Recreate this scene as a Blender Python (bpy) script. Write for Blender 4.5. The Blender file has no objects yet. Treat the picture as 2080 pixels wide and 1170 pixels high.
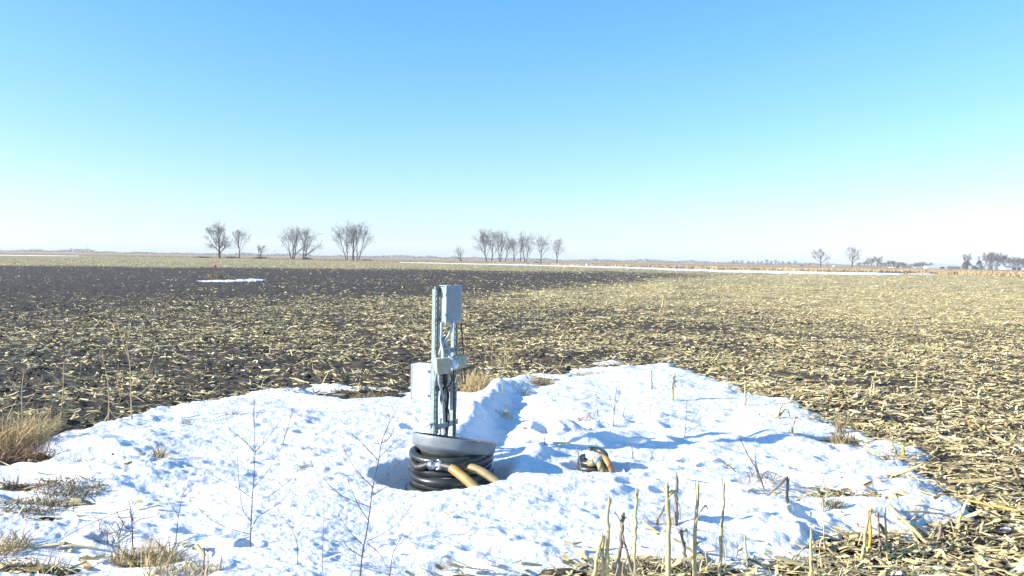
import bpy, math, random
import numpy as np
from mathutils import Vector, Matrix
C = bpy.context.scene.collection
SC = bpy.context.scene
R = math.radians
# ---------------------------------------------------------------- camera model
W, H, F = 2080.0, 1170.0, 1632.0
CAMH = 1.7
HOR0, SLOPE = 509.5, 0.0173                 # horizon line in the photograph
roll = math.atan(SLOPE)
pitch = math.atan((585.0 - (HOR0 + SLOPE * 1040)) / F)
fw = np.array([0, math.cos(pitch), -math.sin(pitch)])
u0 = np.array([0, math.sin(pitch), math.cos(pitch)])
r0 = np.array([1.0, 0, 0])
rt = r0 * math.cos(roll) + u0 * math.sin(roll)
up = u0 * math.cos(roll) - r0 * math.sin(roll)

def ray(px, py):
    return fw + rt * ((px - 1040) / F) + up * ((585 - py) / F)
def at(px, py, Y):
    d = ray(px, py); k = Y / d[1]
    return Vector((d[0] * k, Y, CAMH + d[2] * k))
def gp(px, py, z=0.0):
    d = ray(px, py); k = (z - CAMH) / d[2]
    return Vector((d[0] * k, d[1] * k, z))

# ---------------------------------------------------------------- noise
_tabs = {}
def _tab(seed):
    if seed not in _tabs: _tabs[seed] = np.random.RandomState(seed).rand(256, 256)
    return _tabs[seed]
def vn(x, y, seed):
    t = _tab(seed)
    x = np.asarray(x, float); y = np.asarray(y, float)
    xi = np.floor(x).astype(np.int64); yi = np.floor(y).astype(np.int64)
    a = x - xi; b = y - yi
    a = a * a * (3 - 2 * a); b = b * b * (3 - 2 * b)
    x0 = xi & 255; x1 = (xi + 1) & 255; y0 = yi & 255; y1 = (yi + 1) & 255
    return (t[x0, y0] * (1 - a) + t[x1, y0] * a) * (1 - b) + (t[x0, y1] * (1 - a) + t[x1, y1] * a) * b
def fbm(x, y, octv, seed, gain=.5):
    s = 0; amp = 1; tot = 0
    for k in range(octv):
        s = s + amp * (vn(x * 2 ** k + 17.3 * k, y * 2 ** k + 5.1 * k, seed + k) - .5) * 2; tot += amp; amp *= gain
    return s / tot
def sstep(a, b, x):
    t = np.clip((x - a) / (b - a), 0, 1); return t * t * (3 - 2 * t)

# ---------------------------------------------------------------- mesh helpers
class MB:
    def __init__(s): s.v = []; s.f = []
    def add(s, vs, fs):
        n = len(s.v); s.v.extend([tuple(q) for q in vs]); s.f.extend([tuple(i + n for i in q) for q in fs])
    def box(s, c, size, rz=0, M=None):
        x, y, z = [q / 2 for q in size]
        vs = [Vector((i * x, j * y, k * z)) for k in (-1, 1) for j in (-1, 1) for i in (-1, 1)]
        m = Matrix.Rotation(rz, 3, 'Z') if M is None else M
        c = Vector(c)
        s.add([m @ q + c for q in vs], [(0, 2, 3, 1), (4, 5, 7, 6), (0, 1, 5, 4), (2, 6, 7, 3), (0, 4, 6, 2), (1, 3, 7, 5)])
    def tube(s, pts, rad, n=8, cap=True, twist=0.0):
        pts = [Vector(p) for p in pts]
        if not hasattr(rad, '__len__'): rad = [rad] * len(pts)
        vs = []; prev = None
        for i, p in enumerate(pts):
            d = (pts[min(i + 1, len(pts) - 1)] - pts[max(i - 1, 0)])
            if d.length < 1e-9: d = Vector((0, 0, 1))
            d.normalize()
            if prev is None:
                a = d.orthogonal().normalized()
            else:
                a = prev - d * prev.dot(d)
                a = a.normalized() if a.length > 1e-6 else d.orthogonal().normalized()
            prev = a; b = d.cross(a)
            for k in range(n):
                t = 2 * math.pi * k / n
                vs.append(p + (a * math.cos(t) + b * math.sin(t)) * rad[i])
        fs = []
        for i in range(len(pts) - 1):
            for k in range(n):
                k2 = (k + 1) % n
                fs.append((i * n + k, i * n + k2, (i + 1) * n + k2, (i + 1) * n + k))
        if cap:
            fs.append(tuple(range(n - 1, -1, -1))); m = (len(pts) - 1) * n
            fs.append(tuple(m + k for k in range(n)))
        s.add(vs, fs)
    def lathe(s, prof, n=64, M=None, c=(0, 0, 0)):
        m = Matrix.Identity(3) if M is None else M; c = Vector(c); vs = []
        for r, z in prof:
            for k in range(n):
                t = 2 * math.pi * k / n; vs.append(m @ Vector((r * math.cos(t), r * math.sin(t), z)) + c)
        fs = []
        for i in range(len(prof) - 1):
            for k in range(n):
                k2 = (k + 1) % n; fs.append((i * n + k, i * n + k2, (i + 1) * n + k2, (i + 1) * n + k))
        s.add(vs, fs)
    def strip(s, pts, wid, side):
        """double-row ribbon along pts, half width wid[i] along side"""
        vs = []; side = Vector(side).normalized()
        for p, w in zip(pts, wid):
            p = Vector(p); vs += [p - side * w, p + side * w]
        fs = [(2 * i, 2 * i + 1, 2 * i + 3, 2 * i + 2) for i in range(len(pts) - 1)]
        s.add(vs, fs)
    def build(s, name, mat, parent=None, smooth=True, bevel=0, solid=0):
        me = bpy.data.meshes.new(name); me.from_pydata(s.v, [], s.f); me.update()
        if smooth:
            me.polygons.foreach_set('use_smooth', [True] * len(me.polygons))
        if mat: me.materials.append(mat)
        o = bpy.data.objects.new(name, me); C.objects.link(o)
        if parent: o.parent = parent
        if solid:
            q = o.modifiers.new('solid', 'SOLIDIFY'); q.thickness = solid
        if bevel:
            q = o.modifiers.new('bevel', 'BEVEL'); q.width = bevel; q.segments = 2; q.limit_method = 'ANGLE'
        return o
def smooth_path(pts, n=6):
    pts = [Vector(p) for p in pts]
    if len(pts) < 3: return pts
    P = [pts[0] * 2 - pts[1]] + pts + [pts[-1] * 2 - pts[-2]]; out = []
    for i in range(1, len(P) - 2):
        for k in range(n):
            t = k / n; a, b, c, d = P[i - 1], P[i], P[i + 1], P[i + 2]
            out.append(0.5 * ((2 * b) + (c - a) * t + (2 * a - 5 * b + 4 * c - d) * t * t + (3 * b - a - 3 * c + d) * t ** 3))
    out.append(pts[-1]); return out
def tag(o, label=None, cat=None, group=None, kind=None):
    if label: o['label'] = label
    if cat: o['category'] = cat
    if group: o['group'] = group
    if kind: o['kind'] = kind
    return o
def empty(name, loc, label, cat, group=None, rz=0):
    o = bpy.data.objects.new(name, None); C.objects.link(o); o.location = loc; o.rotation_euler = (0, 0, rz)
    o.empty_display_size = .1
    return tag(o, label, cat, group)
def np_mesh(name, V, Fq, mat, attrs={}):
    """V (n,3), Fq (m,4) arrays"""
    me = bpy.data.meshes.new(name)
    me.vertices.add(len(V)); me.vertices.foreach_set('co', np.ascontiguousarray(V, np.float32).ravel())
    k = Fq.shape[1]
    me.loops.add(Fq.size); me.loops.foreach_set('vertex_index', Fq.astype(np.int32).ravel())
    me.polygons.add(len(Fq)); me.polygons.foreach_set('loop_start', np.arange(0, Fq.size, k, dtype=np.int32))
    me.polygons.foreach_set('loop_total', np.full(len(Fq), k, np.int32))
    me.polygons.foreach_set('use_smooth', np.ones(len(Fq), bool))
    me.update(calc_edges=True)
    for nm, arr in attrs.items():
        a = me.attributes.new(nm, 'FLOAT', 'POINT'); a.data.foreach_set('value', np.ascontiguousarray(arr, np.float32))
    me.materials.append(mat)
    o = bpy.data.objects.new(name, me); C.objects.link(o); return o

# ---------------------------------------------------------------- materials
def newmat(name):
    m = bpy.data.materials.new(name); m.use_nodes = True
    nt = m.node_tree; b = nt.nodes['Principled BSDF']; return m, nt, b
def mat(name, col, col2=None, rough=.6, metal=0, scale=20, bump=0, bscale=60, detail=4, spec=.5, coords='Object', lo=.35, hi=.65):
    m, nt, b = newmat(name); N = nt.nodes; L = nt.links
    b.inputs['Roughness'].default_value = rough; b.inputs['Metallic'].default_value = metal
    b.inputs['Specular IOR Level'].default_value = spec
    tc = N.new('ShaderNodeTexCoord')
    if col2 is None: col2 = [c * .75 for c in col]
    n = N.new('ShaderNodeTexNoise'); n.inputs['Scale'].default_value = scale; n.inputs['Detail'].default_value = detail
    L.new(tc.outputs[coords], n.inputs['Vector'])
    r = N.new('ShaderNodeValToRGB'); r.color_ramp.elements[0].position = lo; r.color_ramp.elements[1].position = hi
    r.color_ramp.elements[0].color = (*col2, 1); r.color_ramp.elements[1].color = (*col, 1)
    L.new(n.outputs['Fac'], r.inputs['Fac']); L.new(r.outputs['Color'], b.inputs['Base Color'])
    if bump:
        n2 = N.new('ShaderNodeTexNoise'); n2.inputs['Scale'].default_value = bscale; n2.inputs['Detail'].default_value = 5
        L.new(tc.outputs[coords], n2.inputs['Vector'])
        bp = N.new('ShaderNodeBump'); bp.inputs['Strength'].default_value = bump; bp.inputs['Distance'].default_value = .01
        L.new(n2.outputs['Fac'], bp.inputs['Height']); L.new(bp.outputs['Normal'], b.inputs['Normal'])
    return m
M = {}
M['strut'] = mat('painted_strut', (.27, .325, .30), (.19, .235, .215), rough=.45, metal=.15, scale=14)
M['steel'] = mat('galvanised', (.40, .44, .46), (.26, .29, .31), rough=.42, metal=.5, scale=25)
M['encl'] = mat('enclosure_grey', (.30, .35, .36), (.25, .30, .31), rough=.35, scale=9)
M['encl_lid'] = mat('enclosure_lid', (.40, .46, .45), (.33, .38, .38), rough=.4, scale=9)
M['white'] = mat('white_box', (.80, .81, .82), (.72, .73, .74), rough=.4, scale=8)
M['tan_box'] = mat('weathered_tan', (.50, .46, .34), (.36, .33, .25), rough=.6, scale=30)
M['pvc'] = mat('grey_pvc', (.40, .45, .47), (.30, .35, .36), rough=.45, scale=18)
M['black'] = mat('black_rubber', (.018, .019, .02), (.03, .032, .03), rough=.5, scale=22, bump=.15, bscale=90)
M['hose'] = mat('black_hose', (.016, .02, .021), (.045, .052, .048), rough=.36, scale=7, bump=.1, bscale=50)
M['tanhose'] = mat('tan_hose', (.37, .225, .07), (.28, .165, .05), rough=.55, scale=14, bump=.1)
M['tanhose_pale'] = mat('pale_tan_hose', (.32, .25, .115), (.23, .175, .075), rough=.55, scale=14, bump=.1)
M['orange_hose'] = mat('orange_tan_hose', (.45, .235, .075), (.36, .18, .055), rough=.55, scale=14, bump=.1)
M['lid'] = mat('grey_lid', (.20, .225, .24), (.15, .17, .185), rough=.5, scale=11, bump=.1)
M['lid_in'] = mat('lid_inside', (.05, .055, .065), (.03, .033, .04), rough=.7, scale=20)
M['rust'] = mat('rusty_litter', (.36, .27, .17), (.16, .09, .05), rough=.9, scale=45)
M['chrome'] = mat('bright_coupling', (.72, .72, .74), (.5, .5, .52), rough=.22, metal=.9, scale=30)
M['bark'] = mat('winter_bark', (.075, .066, .06), (.042, .038, .036), rough=.9, scale=3)
M['twig'] = mat('winter_twigs', (.13, .106, .085), (.09, .074, .06), rough=.9, scale=2)
M['farbark'] = mat('brown_twigs', (.14, .10, .075), (.10, .075, .06), rough=.9, scale=2)
M['stalk'] = mat('corn_stalk', (.52, .44, .22), (.38, .30, .15), rough=.65, scale=28)
M['stalk_y'] = mat('yellow_stalk', (.55, .38, .06), (.44, .30, .08), rough=.55, scale=28)
M['stalk_g'] = mat('grey_stalk', (.27, .22, .17), (.18, .14, .11), rough=.8, scale=28)
M['husk'] = mat('corn_husk', (.60, .53, .33), (.45, .37, .2), rough=.75, scale=20)
M['weed'] = mat('weed_stem', (.13, .085, .06), (.08, .055, .045), rough=.8, scale=30)
M['weed_tan'] = mat('pale_weed_stem', (.46, .37, .2), (.34, .27, .15), rough=.8, scale=30)
M['grass'] = mat('dry_grass', (.56, .44, .22), (.42, .31, .15), rough=.8, scale=14)
M['grass_d'] = mat('dull_dry_grass', (.36, .28, .14), (.20, .155, .08), rough=.85, scale=14)
M['grass_r'] = mat('reddish_grass', (.36, .22, .11), (.25, .15, .08), rough=.85, scale=14)
M['wallwhite'] = mat('white_siding', (.66, .66, .66), (.6, .6, .6), rough=.5, scale=2)
M['roof_l'] = mat('pale_metal_roof', (.52, .53, .55), (.45, .46, .48), rough=.4, scale=1)
M['roof_d'] = mat('dark_roof', (.12, .12, .13), (.08, .08, .09), rough=.7, scale=1)
M['roof_and_shade_b'] = mat('blue_grey_roof_and_shade', (.15, .20, .26), (.11, .16, .21), rough=.5, scale=1)  # roof colour; on the tall barn's walls it paints in their shade
M['bin'] = mat('galvanised_bin', (.14, .17, .175), (.11, .135, .14), rough=.5, metal=.2, scale=1)
M['dark'] = mat('dark_opening', (.02, .02, .025), (.03, .03, .03), rough=.6)
M['conifer'] = mat('dark_conifer', (.030, .030, .026), (.05, .042, .03), rough=.9, scale=.6)
M['orange'] = mat('orange_flag', (.75, .10, .04), (.6, .08, .03), rough=.6)
M['farwood'] = mat('far_wood', (.10, .09, .085), (.07, .064, .06), rough=.95, scale=.02)
M['prairie'] = mat('prairie_grass', (.44, .335, .19), (.32, .225, .12), rough=.9, scale=.15)

# snow
def snow_mat():
    m, nt, b = newmat('snow'); N = nt.nodes; L = nt.links
    b.inputs['Roughness'].default_value = .65; b.inputs['Specular IOR Level'].default_value = .3
    tc = N.new('ShaderNodeTexCoord')
    n = N.new('ShaderNodeTexNoise'); n.inputs['Scale'].default_value = 1.6; n.inputs['Detail'].default_value = 6
    L.new(tc.outputs['Object'], n.inputs['Vector'])
    r = N.new('ShaderNodeValToRGB'); r.color_ramp.elements[0].position = .3; r.color_ramp.elements[1].position = .6
    r.color_ramp.elements[0].color = (.68, .685, .70, 1); r.color_ramp.elements[1].color = (.80, .805, .82, 1)
    L.new(n.outputs['Fac'], r.inputs['Fac'])
    n3 = N.new('ShaderNodeTexNoise'); n3.inputs['Scale'].default_value = 55; n3.inputs['Detail'].default_value = 2
    L.new(tc.outputs['Object'], n3.inputs['Vector'])
    r3 = N.new('ShaderNodeValToRGB'); r3.color_ramp.elements[0].position = .72; r3.color_ramp.elements[1].position = .78
    r3.color_ramp.elements[0].color = (0, 0, 0, 1); r3.color_ramp.elements[1].color = (1, 1, 1, 1)
    L.new(n3.outputs['Fac'], r3.inputs['Fac'])
    mx = N.new('ShaderNodeMixRGB'); mx.inputs['Color2'].default_value = (.30, .24, .16, 1)
    L.new(r3.outputs['Color'], mx.inputs['Fac']); L.new(r.outputs['Color'], mx.inputs['Color1'])
    L.new(mx.outputs['Color'], b.inputs['Base Color'])
    n2 = N.new('ShaderNodeTexNoise'); n2.inputs['Scale'].default_value = 38; n2.inputs['Detail'].default_value = 5; n2.inputs['Roughness'].default_value = .62
    L.new(tc.outputs['Object'], n2.inputs['Vector'])
    bp = N.new('ShaderNodeBump'); bp.inputs['Strength'].default_value = .65; bp.inputs['Distance'].default_value = .022
    L.new(n2.outputs['Fac'], bp.inputs['Height']); L.new(bp.outputs['Normal'], b.inputs['Normal'])
    return m
M['snow'] = snow_mat()

def ground_mat():
    m, nt, b = newmat('field_soil'); N = nt.nodes; L = nt.links
    b.inputs['Roughness'].default_value = .95; b.inputs['Specular IOR Level'].default_value = .15
    tc = N.new('ShaderNodeTexCoord')
    def noise(sc, det, sx=1, sy=1, rough=.55):
        mp = N.new('ShaderNodeMapping'); mp.inputs['Scale'].default_value = (sx, sy, 1)
        L.new(tc.outputs['Object'], mp.inputs['Vector'])
        n = N.new('ShaderNodeTexNoise'); n.inputs['Scale'].default_value = sc; n.inputs['Detail'].default_value = det
        n.inputs['Roughness'].default_value = rough
        L.new(mp.outputs['Vector'], n.inputs['Vector']); return n
    def ramp(src, p0, c0, p1, c1):
        r = N.new('ShaderNodeValToRGB'); e = r.color_ramp.elements
        e[0].position = p0; e[0].color = (*c0, 1); e[1].position = p1; e[1].color = (*c1, 1)
        L.new(src, r.inputs['Fac']); return r
    def mixc(fac, a, bb):
        x = N.new('ShaderNodeMixRGB'); L.new(fac, x.inputs['Fac'])
        for q, s in ((a, 'Color1'), (bb, 'Color2')):
            if isinstance(q, tuple): x.inputs[s].default_value = (*q, 1)
            else: L.new(q, x.inputs[s])
        return x
    def math_(op, a, bb, clamp=False):
        x = N.new('ShaderNodeMath'); x.operation = op; x.use_clamp = clamp
        for i, q in enumerate((a, bb)):
            if isinstance(q, (int, float)): x.inputs[i].default_value = q
            else: L.new(q, x.inputs[i])
        return x.outputs[0]
    soil = ramp(noise(3.0, 8).outputs['Fac'], .3, (.040, .034, .027), .7, (.098, .083, .063))
    straw = ramp(noise(.5, 9, 1, 1, .7).outputs['Fac'], .35, (.29, .235, .11), .65, (.57, .475, .25))
    att = N.new('ShaderNodeAttribute'); att.attribute_name = 'cover'
    att2 = N.new('ShaderNodeAttribute'); att2.attribute_name = 'prairie'
    n1 = noise(9, 9, 1, 1, .68); n2 = noise(.35, 6, 1, 1, .6)
    s = math_('ADD', math_('MULTIPLY', n1.outputs['Fac'], .65), math_('MULTIPLY', n2.outputs['Fac'], .35))
    # threshold: cover 0 -> none, 1 -> nearly all
    th = math_('SUBTRACT', .70, math_('MULTIPLY', att.outputs['Fac'], .36))
    f = math_('MULTIPLY', math_('SUBTRACT', s, th), 9.0, True)
    base = mixc(f, soil.outputs['Color'], straw.outputs['Color'])
    pr = ramp(noise(.09, 7).outputs['Fac'], .35, (.24, .16, .08), .65, (.40, .28, .13))
    col = mixc(att2.outputs['Fac'], base.outputs['Color'], pr.outputs['Color'])
    L.new(col.outputs['Color'], b.inputs['Base Color'])
    bp = N.new('ShaderNodeBump'); bp.inputs['Strength'].default_value = .9; bp.inputs['Distance'].default_value = .03
    L.new(n1.outputs['Fac'], bp.inputs['Height']); L.new(bp.outputs['Normal'], b.inputs['Normal'])
    return m
M['soil'] = ground_mat()

def residue_mat():
    m, nt, b = newmat('corn_residue'); N = nt.nodes; L = nt.links
    b.inputs['Roughness'].default_value = .7; b.inputs['Specular IOR Level'].default_value = .3
    att = N.new('ShaderNodeAttribute'); att.attribute_name = 'tint'
    r = N.new('ShaderNodeValToRGB'); e = r.color_ramp.elements
    e[0].position = 0; e[0].color = (.13, .095, .06, 1); e[1].position = 1; e[1].color = (.72, .66, .48, 1)
    for p, c in ((.25, (.30, .235, .125)), (.55, (.55, .445, .215)), (.8, (.68, .57, .31)), (.93, (.66, .52, .23))):
        q = e.new(p); q.color = (*c, 1)
    L.new(att.outputs['Fac'], r.inputs['Fac']); L.new(r.outputs['Color'], b.inputs['Base Color'])
    return m
M['residue'] = residue_mat()

# ---------------------------------------------------------------- terrain functions
POLY = [(-900, 1000), (-400, 960), (-150, 920), (0, 915), (70, 885), (150, 868), (250, 847), (350, 817), (430, 808), (520, 792), (600, 783), (680, 779),
        (780, 786), (850, 793), (940, 795), (990, 765), (1050, 757), (1130, 754), (1200, 748), (1290, 740), (1350, 733), (1400, 745),
        (1480, 770), (1530, 797), (1620, 808), (1655, 832), (1690, 850), (1740, 875), (1800, 893), (1880, 915), (1850, 935), (1900, 955),
        (1960, 985), (1930, 1010), (1990, 1040), (2030, 1055), (1940, 1065), (1860, 1090), (1760, 1100), (1680, 1112), (1630, 1130),
        (1590, 1170), (1500, 1300), (1300, 1700), (-900, 1700)]
PW = np.array([[*gp(x, y, .04)][:2] for x, y in POLY])
ADD = [(640, 781, .42, .16), (560, 788, .3, .12), (1000, 746, .35, .13), (1085, 741, .3, .12), (1245, 737, .5, .16), (1890, 905, .3, .07), (1975, 1060, .3, .08), (2010, 1050, .15, .06), (1790, 1125, .16, .05), (1860, 1128, .12, .04), (2100, 1150, .2, .06), (1850, 1165, .18, .04)]
SUB = [(725, 803, .45, .22), (650, 793, .55, .09), (790, 793, .2, .09), (1095, 769, .26, .16), (185, 943, .13, .05), (15, 930, .28, .16), (120, 1018, .12, .04),
       (60, 1050, .16, .04), (1185, 1166, .20, .06), (1850, 975, .12, .05), (50, 1150, .14, .04), (305, 1135, .08, .04), (1660, 1145, .2, .06), (30, 985, .18, .06),
       (960, 785, .18, .14), (1390, 1150, .16, .05), (1460, 1160, .13, .05), (1690, 1005, .08, .05), (1715, 900, .14, .09), (1830, 930, .12, .05), (60, 1015, .08, .03), (960, 1168, .10, .03), (1290, 1150, .14, .05), (1770, 1015, .16, .035)]
def seg_d(x, y, a, b):
    ax, ay = a; bx, by = b; dx, dy = bx - ax, by - ay
    t = np.clip(((x - ax) * dx + (y - ay) * dy) / (dx * dx + dy * dy), 0, 1)
    return np.hypot(x - ax - t * dx, y - ay - t * dy), t
def snow_s(x, y):
    x = np.asarray(x, float); y = np.asarray(y, float)
    out = np.full(x.shape, -5.0)
    m = (np.abs(x) < 9) & (y > 1.5) & (y < 17)
    X, Y = x[m], y[m]
    d = np.full(X.shape, 9.0); ins = np.zeros(X.shape, bool)
    n = len(PW)
    for i in range(n):
        a = PW[i]; b = PW[(i + 1) % n]
        d = np.minimum(d, seg_d(X, Y, a, b)[0])
        c = ((a[1] > Y) != (b[1] > Y))
        with np.errstate(all='ignore'):
            xi = a[0] + (Y - a[1]) * (b[0] - a[0]) / (b[1] - a[1] + 1e-12)
        ins ^= c & (X < xi)
    s = np.where(ins, d, -d)
    for px, py, rx, ry in ADD:
        c = gp(px, py, .03); q = (1 - np.hypot((X - c.x) / rx, (Y - c.y) / ry)) * min(rx, ry) * 1.2
        s = np.maximum(s, q)
    s = s + .17 * fbm(X * 1.9, Y * 2.2, 2, 11) + .10 * fbm(X * 6, Y * 8, 3, 15) + .03 * fbm(X * 22, Y * 26, 2, 19)
    nz = .22 * fbm(X * 5, Y * 8, 3, 23)
    for px, py, rx, ry in SUB:
        c = gp(px, py, .03); q = (np.hypot((X - c.x) / rx, (Y - c.y) / ry) - 1 + nz * 2) * min(rx, ry) * 1.2
        s = np.minimum(s, q)
    out[m] = s; return out
COIL = at(916, 960, 6.15); COIL.z = 0
HOLE = gp(1212, 962, .02)
def pit(x, y):
    a = np.hypot((x - COIL.x + .05) / .50, (y - COIL.y + .07) / .50)
    return sstep(1.18, .80, a)
def pit2(x, y):
    a = np.hypot((x - HOLE.x) / .26, (y - HOLE.y - .02) / .20)
    return sstep(1.15, .6, a)
def g0(x, y):
    r = np.hypot(x, y); amp = 1 - .7 * sstep(30, 90, r)
    h = .045 * fbm(x * 2.6, y * 2.6, 3, 31, .6) + .028 * fbm(x * 9, y * 9, 2, 36, .6)
    h = h + .03 * np.maximum(0, fbm(x * 1.1, y * 1.1, 2, 41))
    return h * amp
def ground_z(x, y, s=None):
    x = np.asarray(x, float); y = np.asarray(y, float)
    if s is None: s = snow_s(x, y)
    z = g0(x, y) - .16 * sstep(.02, .35, s)
    near = np.abs(s) < .5
    c = gp(715, 800, .05); z = z + .07 * np.exp(-(((x - c.x) / .55) ** 2 + ((y - c.y) / .22) ** 2))
    c = gp(1140, 750, .05); z = z + .05 * np.exp(-(((x - c.x) / 1.1) ** 2 + ((y - c.y) / .2) ** 2))
    return z - .22 * pit(x, y) - .05 * pit2(x, y)
RIDGE = [((918, 905), (962, 850), .13, .08), ((962, 850), (1012, 800), .15, .085), ((1012, 800), (1060, 772), .16, .05),
         ((1000, 890), (1050, 815), .20, -.12), ((1050, 808), (1120, 775), .15, -.04), ((1010, 975), (1090, 930), .12, .07), ((1090, 930), (1160, 905), .10, .04),
         ((1080, 985), (1250, 1000), .12, .05), ((760, 1000), (1060, 1008), .12, -.008), ((1060, 870), (1160, 872), .09, .05),
         ((1190, 905), (1330, 880), .09, .05), ((1330, 880), (1500, 895), .1, .03), ((1560, 890), (1750, 930), .14, .05)]
DENT = [(1110, 880, .12, .10, .10), (1165, 868, .16, .09, .12), (1222, 862, .17, .08, .11), (1300, 855, .16, .07, .07), (1150, 905, .15, .09, .08), (1100, 900, .13, .08, .07), (1260, 905, .2, .09, .06),
        (1320, 955, .16, .10, .09), (1290, 985, .12, .07, .06), (1412, 942, .13, .07, .11), (1440, 955, .08, .06, .08), (1525, 993, .12, .06, .08), (1370, 868, .18, .08, .06), (1500, 862, .2, .08, .06), (1430, 845, .16, .08, .05),
        (1640, 1060, .10, .09, .09), (1660, 1085, .12, .07, .07), (1345, 1000, .08, .05, .06), (1480, 1075, .16, .06, .05), (1590, 1130, .12, .05, .05), (1810, 1060, .1, .05, .06), (1600, 935, .15, .05, .05),
        (930, 1150, .14, .09, .06), (1010, 1120, .2, .07, .04), (1640, 955, .12, .06, .06), (390, 1090, .1, .06, .06), (225, 1105, .13, .05, .06), (165, 1130, .12, .04, .05), (380, 945, .1, .06, .05), (1330, 905, .2, .05, .05), (1420, 905, .25, .05, .05),
        (535, 940, .08, .05, .04), (620, 880, .1, .06, .04), (505, 1120, .06, .05, .05), (840, 870, .12, .08, .05), (1790, 1000, .1, .05, .05), (1750, 960, .12, .06, .04)]
def snow_z(x, y, s):
    z = np.minimum(.075, .42 * s - .02)
    k = sstep(0, .28, s)
    b = .060 * fbm(x * .9, y * .9, 2, 51) + .030 * fbm(x * 2.4, y * 3.0, 2, 55) + .024 * fbm(x * 3.6 + y * 1.6, y * 8.5 - x * 1.8, 3, 59) \
        + .012 * fbm(x * 10 + y * 4, y * 20 - x * 4, 2, 63)
    b = b * (.35 + 1.1 * np.clip(.5 + 1.1 * fbm(x * .8, y * 1.0, 2, 85), 0, 1))
    b = b + .007 * fbm(x * 34, y * 40, 2, 67)
    b = b + .012 * np.maximum(0, fbm(x * 9 + 3, y * 11, 2, 71)) - .02 * np.maximum(0, fbm(x * 3.2, y * 4, 2, 75) - .25)
    for p, q, w, h in RIDGE:
        d, t = seg_d(x, y, gp(*p, .06)[:2], gp(*q, .06)[:2]); b = b + h * np.exp(-(d / w) ** 2)
    for px, py, rx, ry, dep in DENT:
        c = gp(px, py, .05); e = np.hypot((x - c.x) / rx, (y - c.y) / ry)
        b = b - dep * sstep(1.25, .55, e) + .25 * dep * np.exp(-((e - 1.35) / .3) ** 2)
    z = z + b * k
    z = z - .26 * pit(x, y) * (.8 + .3 * fbm(x * 5, y * 5, 2, 81))
    z = z - .15 * pit2(x, y)
    return z

# cover by corn residue (a property of the field, in world coordinates)
_t = np.array([-1.2, -.64, -.33, -.09, .16, .30, .42, .9])
_lo = np.array([15, 20, 29, 40, 74, 140, 200, 400.])
_hi = np.array([80, 92, 104, 116, 120, 118, 150, 400.])
def cover(x, y):
    x = np.asarray(x, float); y = np.maximum(np.asarray(y, float), .5)
    t = x / y; r = y
    near = np.interp(t, [-.7, -.35, -.1, .12, .35, .7], [.42, .46, .52, .68, .93, .97])
    wob = fbm(x * .06, y * .03, 3, 91)
    lo = np.interp(t, _t, _lo) * (1 + .22 * wob); hi = np.interp(t, _t, _hi) * (1 + .16 * wob)
    dark = sstep(0, 1, (r - lo) / (.5 * lo) + .5) * (1 - sstep(0, 1, (r - hi) / (.3 * hi) + .5))
    c = np.where(r > hi, .80, near); c = np.maximum(c, .78 * sstep(35, 80, r) * (r > 30))
    c = c + .16 * np.exp(-((r - lo * .72) / (lo * .25)) ** 2) * (t < .2)
    dl = np.interp(t, [-.5, .05, .2], [.17, .24, .42]) + .10 * fbm(x * .12, y * .06, 3, 97)
    c = c * (1 - dark) + dl * dark
    c = c - .16 * sstep(.15, .6, fbm(x * .35, y * .25, 3, 95)) * (r < 60)
    soilpatch = np.exp(-(((x - 4.6) / 1.6) ** 2 + ((y - 9.3) / .8) ** 2))
    c = c - .45 * soilpatch
    c = c - .12 * sstep(13, 9.5, r) * (t < .05)
    return np.clip(c, .02, .97)
# far edge of the field: behind it lies tan prairie grass
def edge_far(t):
    px = 1040 + 1632 * t
    return np.interp(px, [-600, 0, 400, 800, 900, 1080, 1280, 1460, 1600, 1780, 1850, 2080, 2800], [400, 390, 380, 310, 300, 265, 228, 205, 190, 190, 210, 150, 150])

# ---------------------------------------------------------------- ground sheet
def make_ground():
    a_f = np.linspace(-52, 52, 900)
    a = R(1) * np.concatenate([np.linspace(-180, -53, 40), a_f, np.linspace(53, 180, 40)[:-1]])
    r = np.concatenate([np.linspace(.3, 3.0, 12)[:-1], np.geomspace(3.0, 60, 720)[:-1], np.geomspace(60, 3600, 190)])
    A, Rr = np.meshgrid(a, r)
    x = (np.sin(A) * Rr).ravel(); y = (np.cos(A) * Rr).ravel()
    s = snow_s(x, y); z = ground_z(x, y, s)
    yy = np.maximum(y, 1.0); t = x / yy
    ef = edge_far(np.clip(t, -2, 2))
    rr = np.hypot(x, y)
    pr = sstep(.97, 1.03, yy / ef + .02 * fbm(x * .03, y * .03, 3, 131)) * (y > 5)
    cv = np.where(y > 2, cover(x, y), .5) * (.45 + .55 * sstep(12, 40, rr))
    na, nr = len(a), len(r)
    i = np.arange(nr - 1)[:, None] * na; j = np.arange(na)[None, :]; j2 = (j + 1) % na
    Fq = np.stack([i + j, i + j2, i + na + j2, i + na + j], -1).reshape(-1, 4)[:, ::-1]
    V = np.stack([x, y, z], -1)
    # close the middle
    o = np_mesh('ground', V, Fq, M['soil'], {'cover': cv, 'prairie': pr})
    tag(o, kind='structure')
make_ground()

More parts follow.
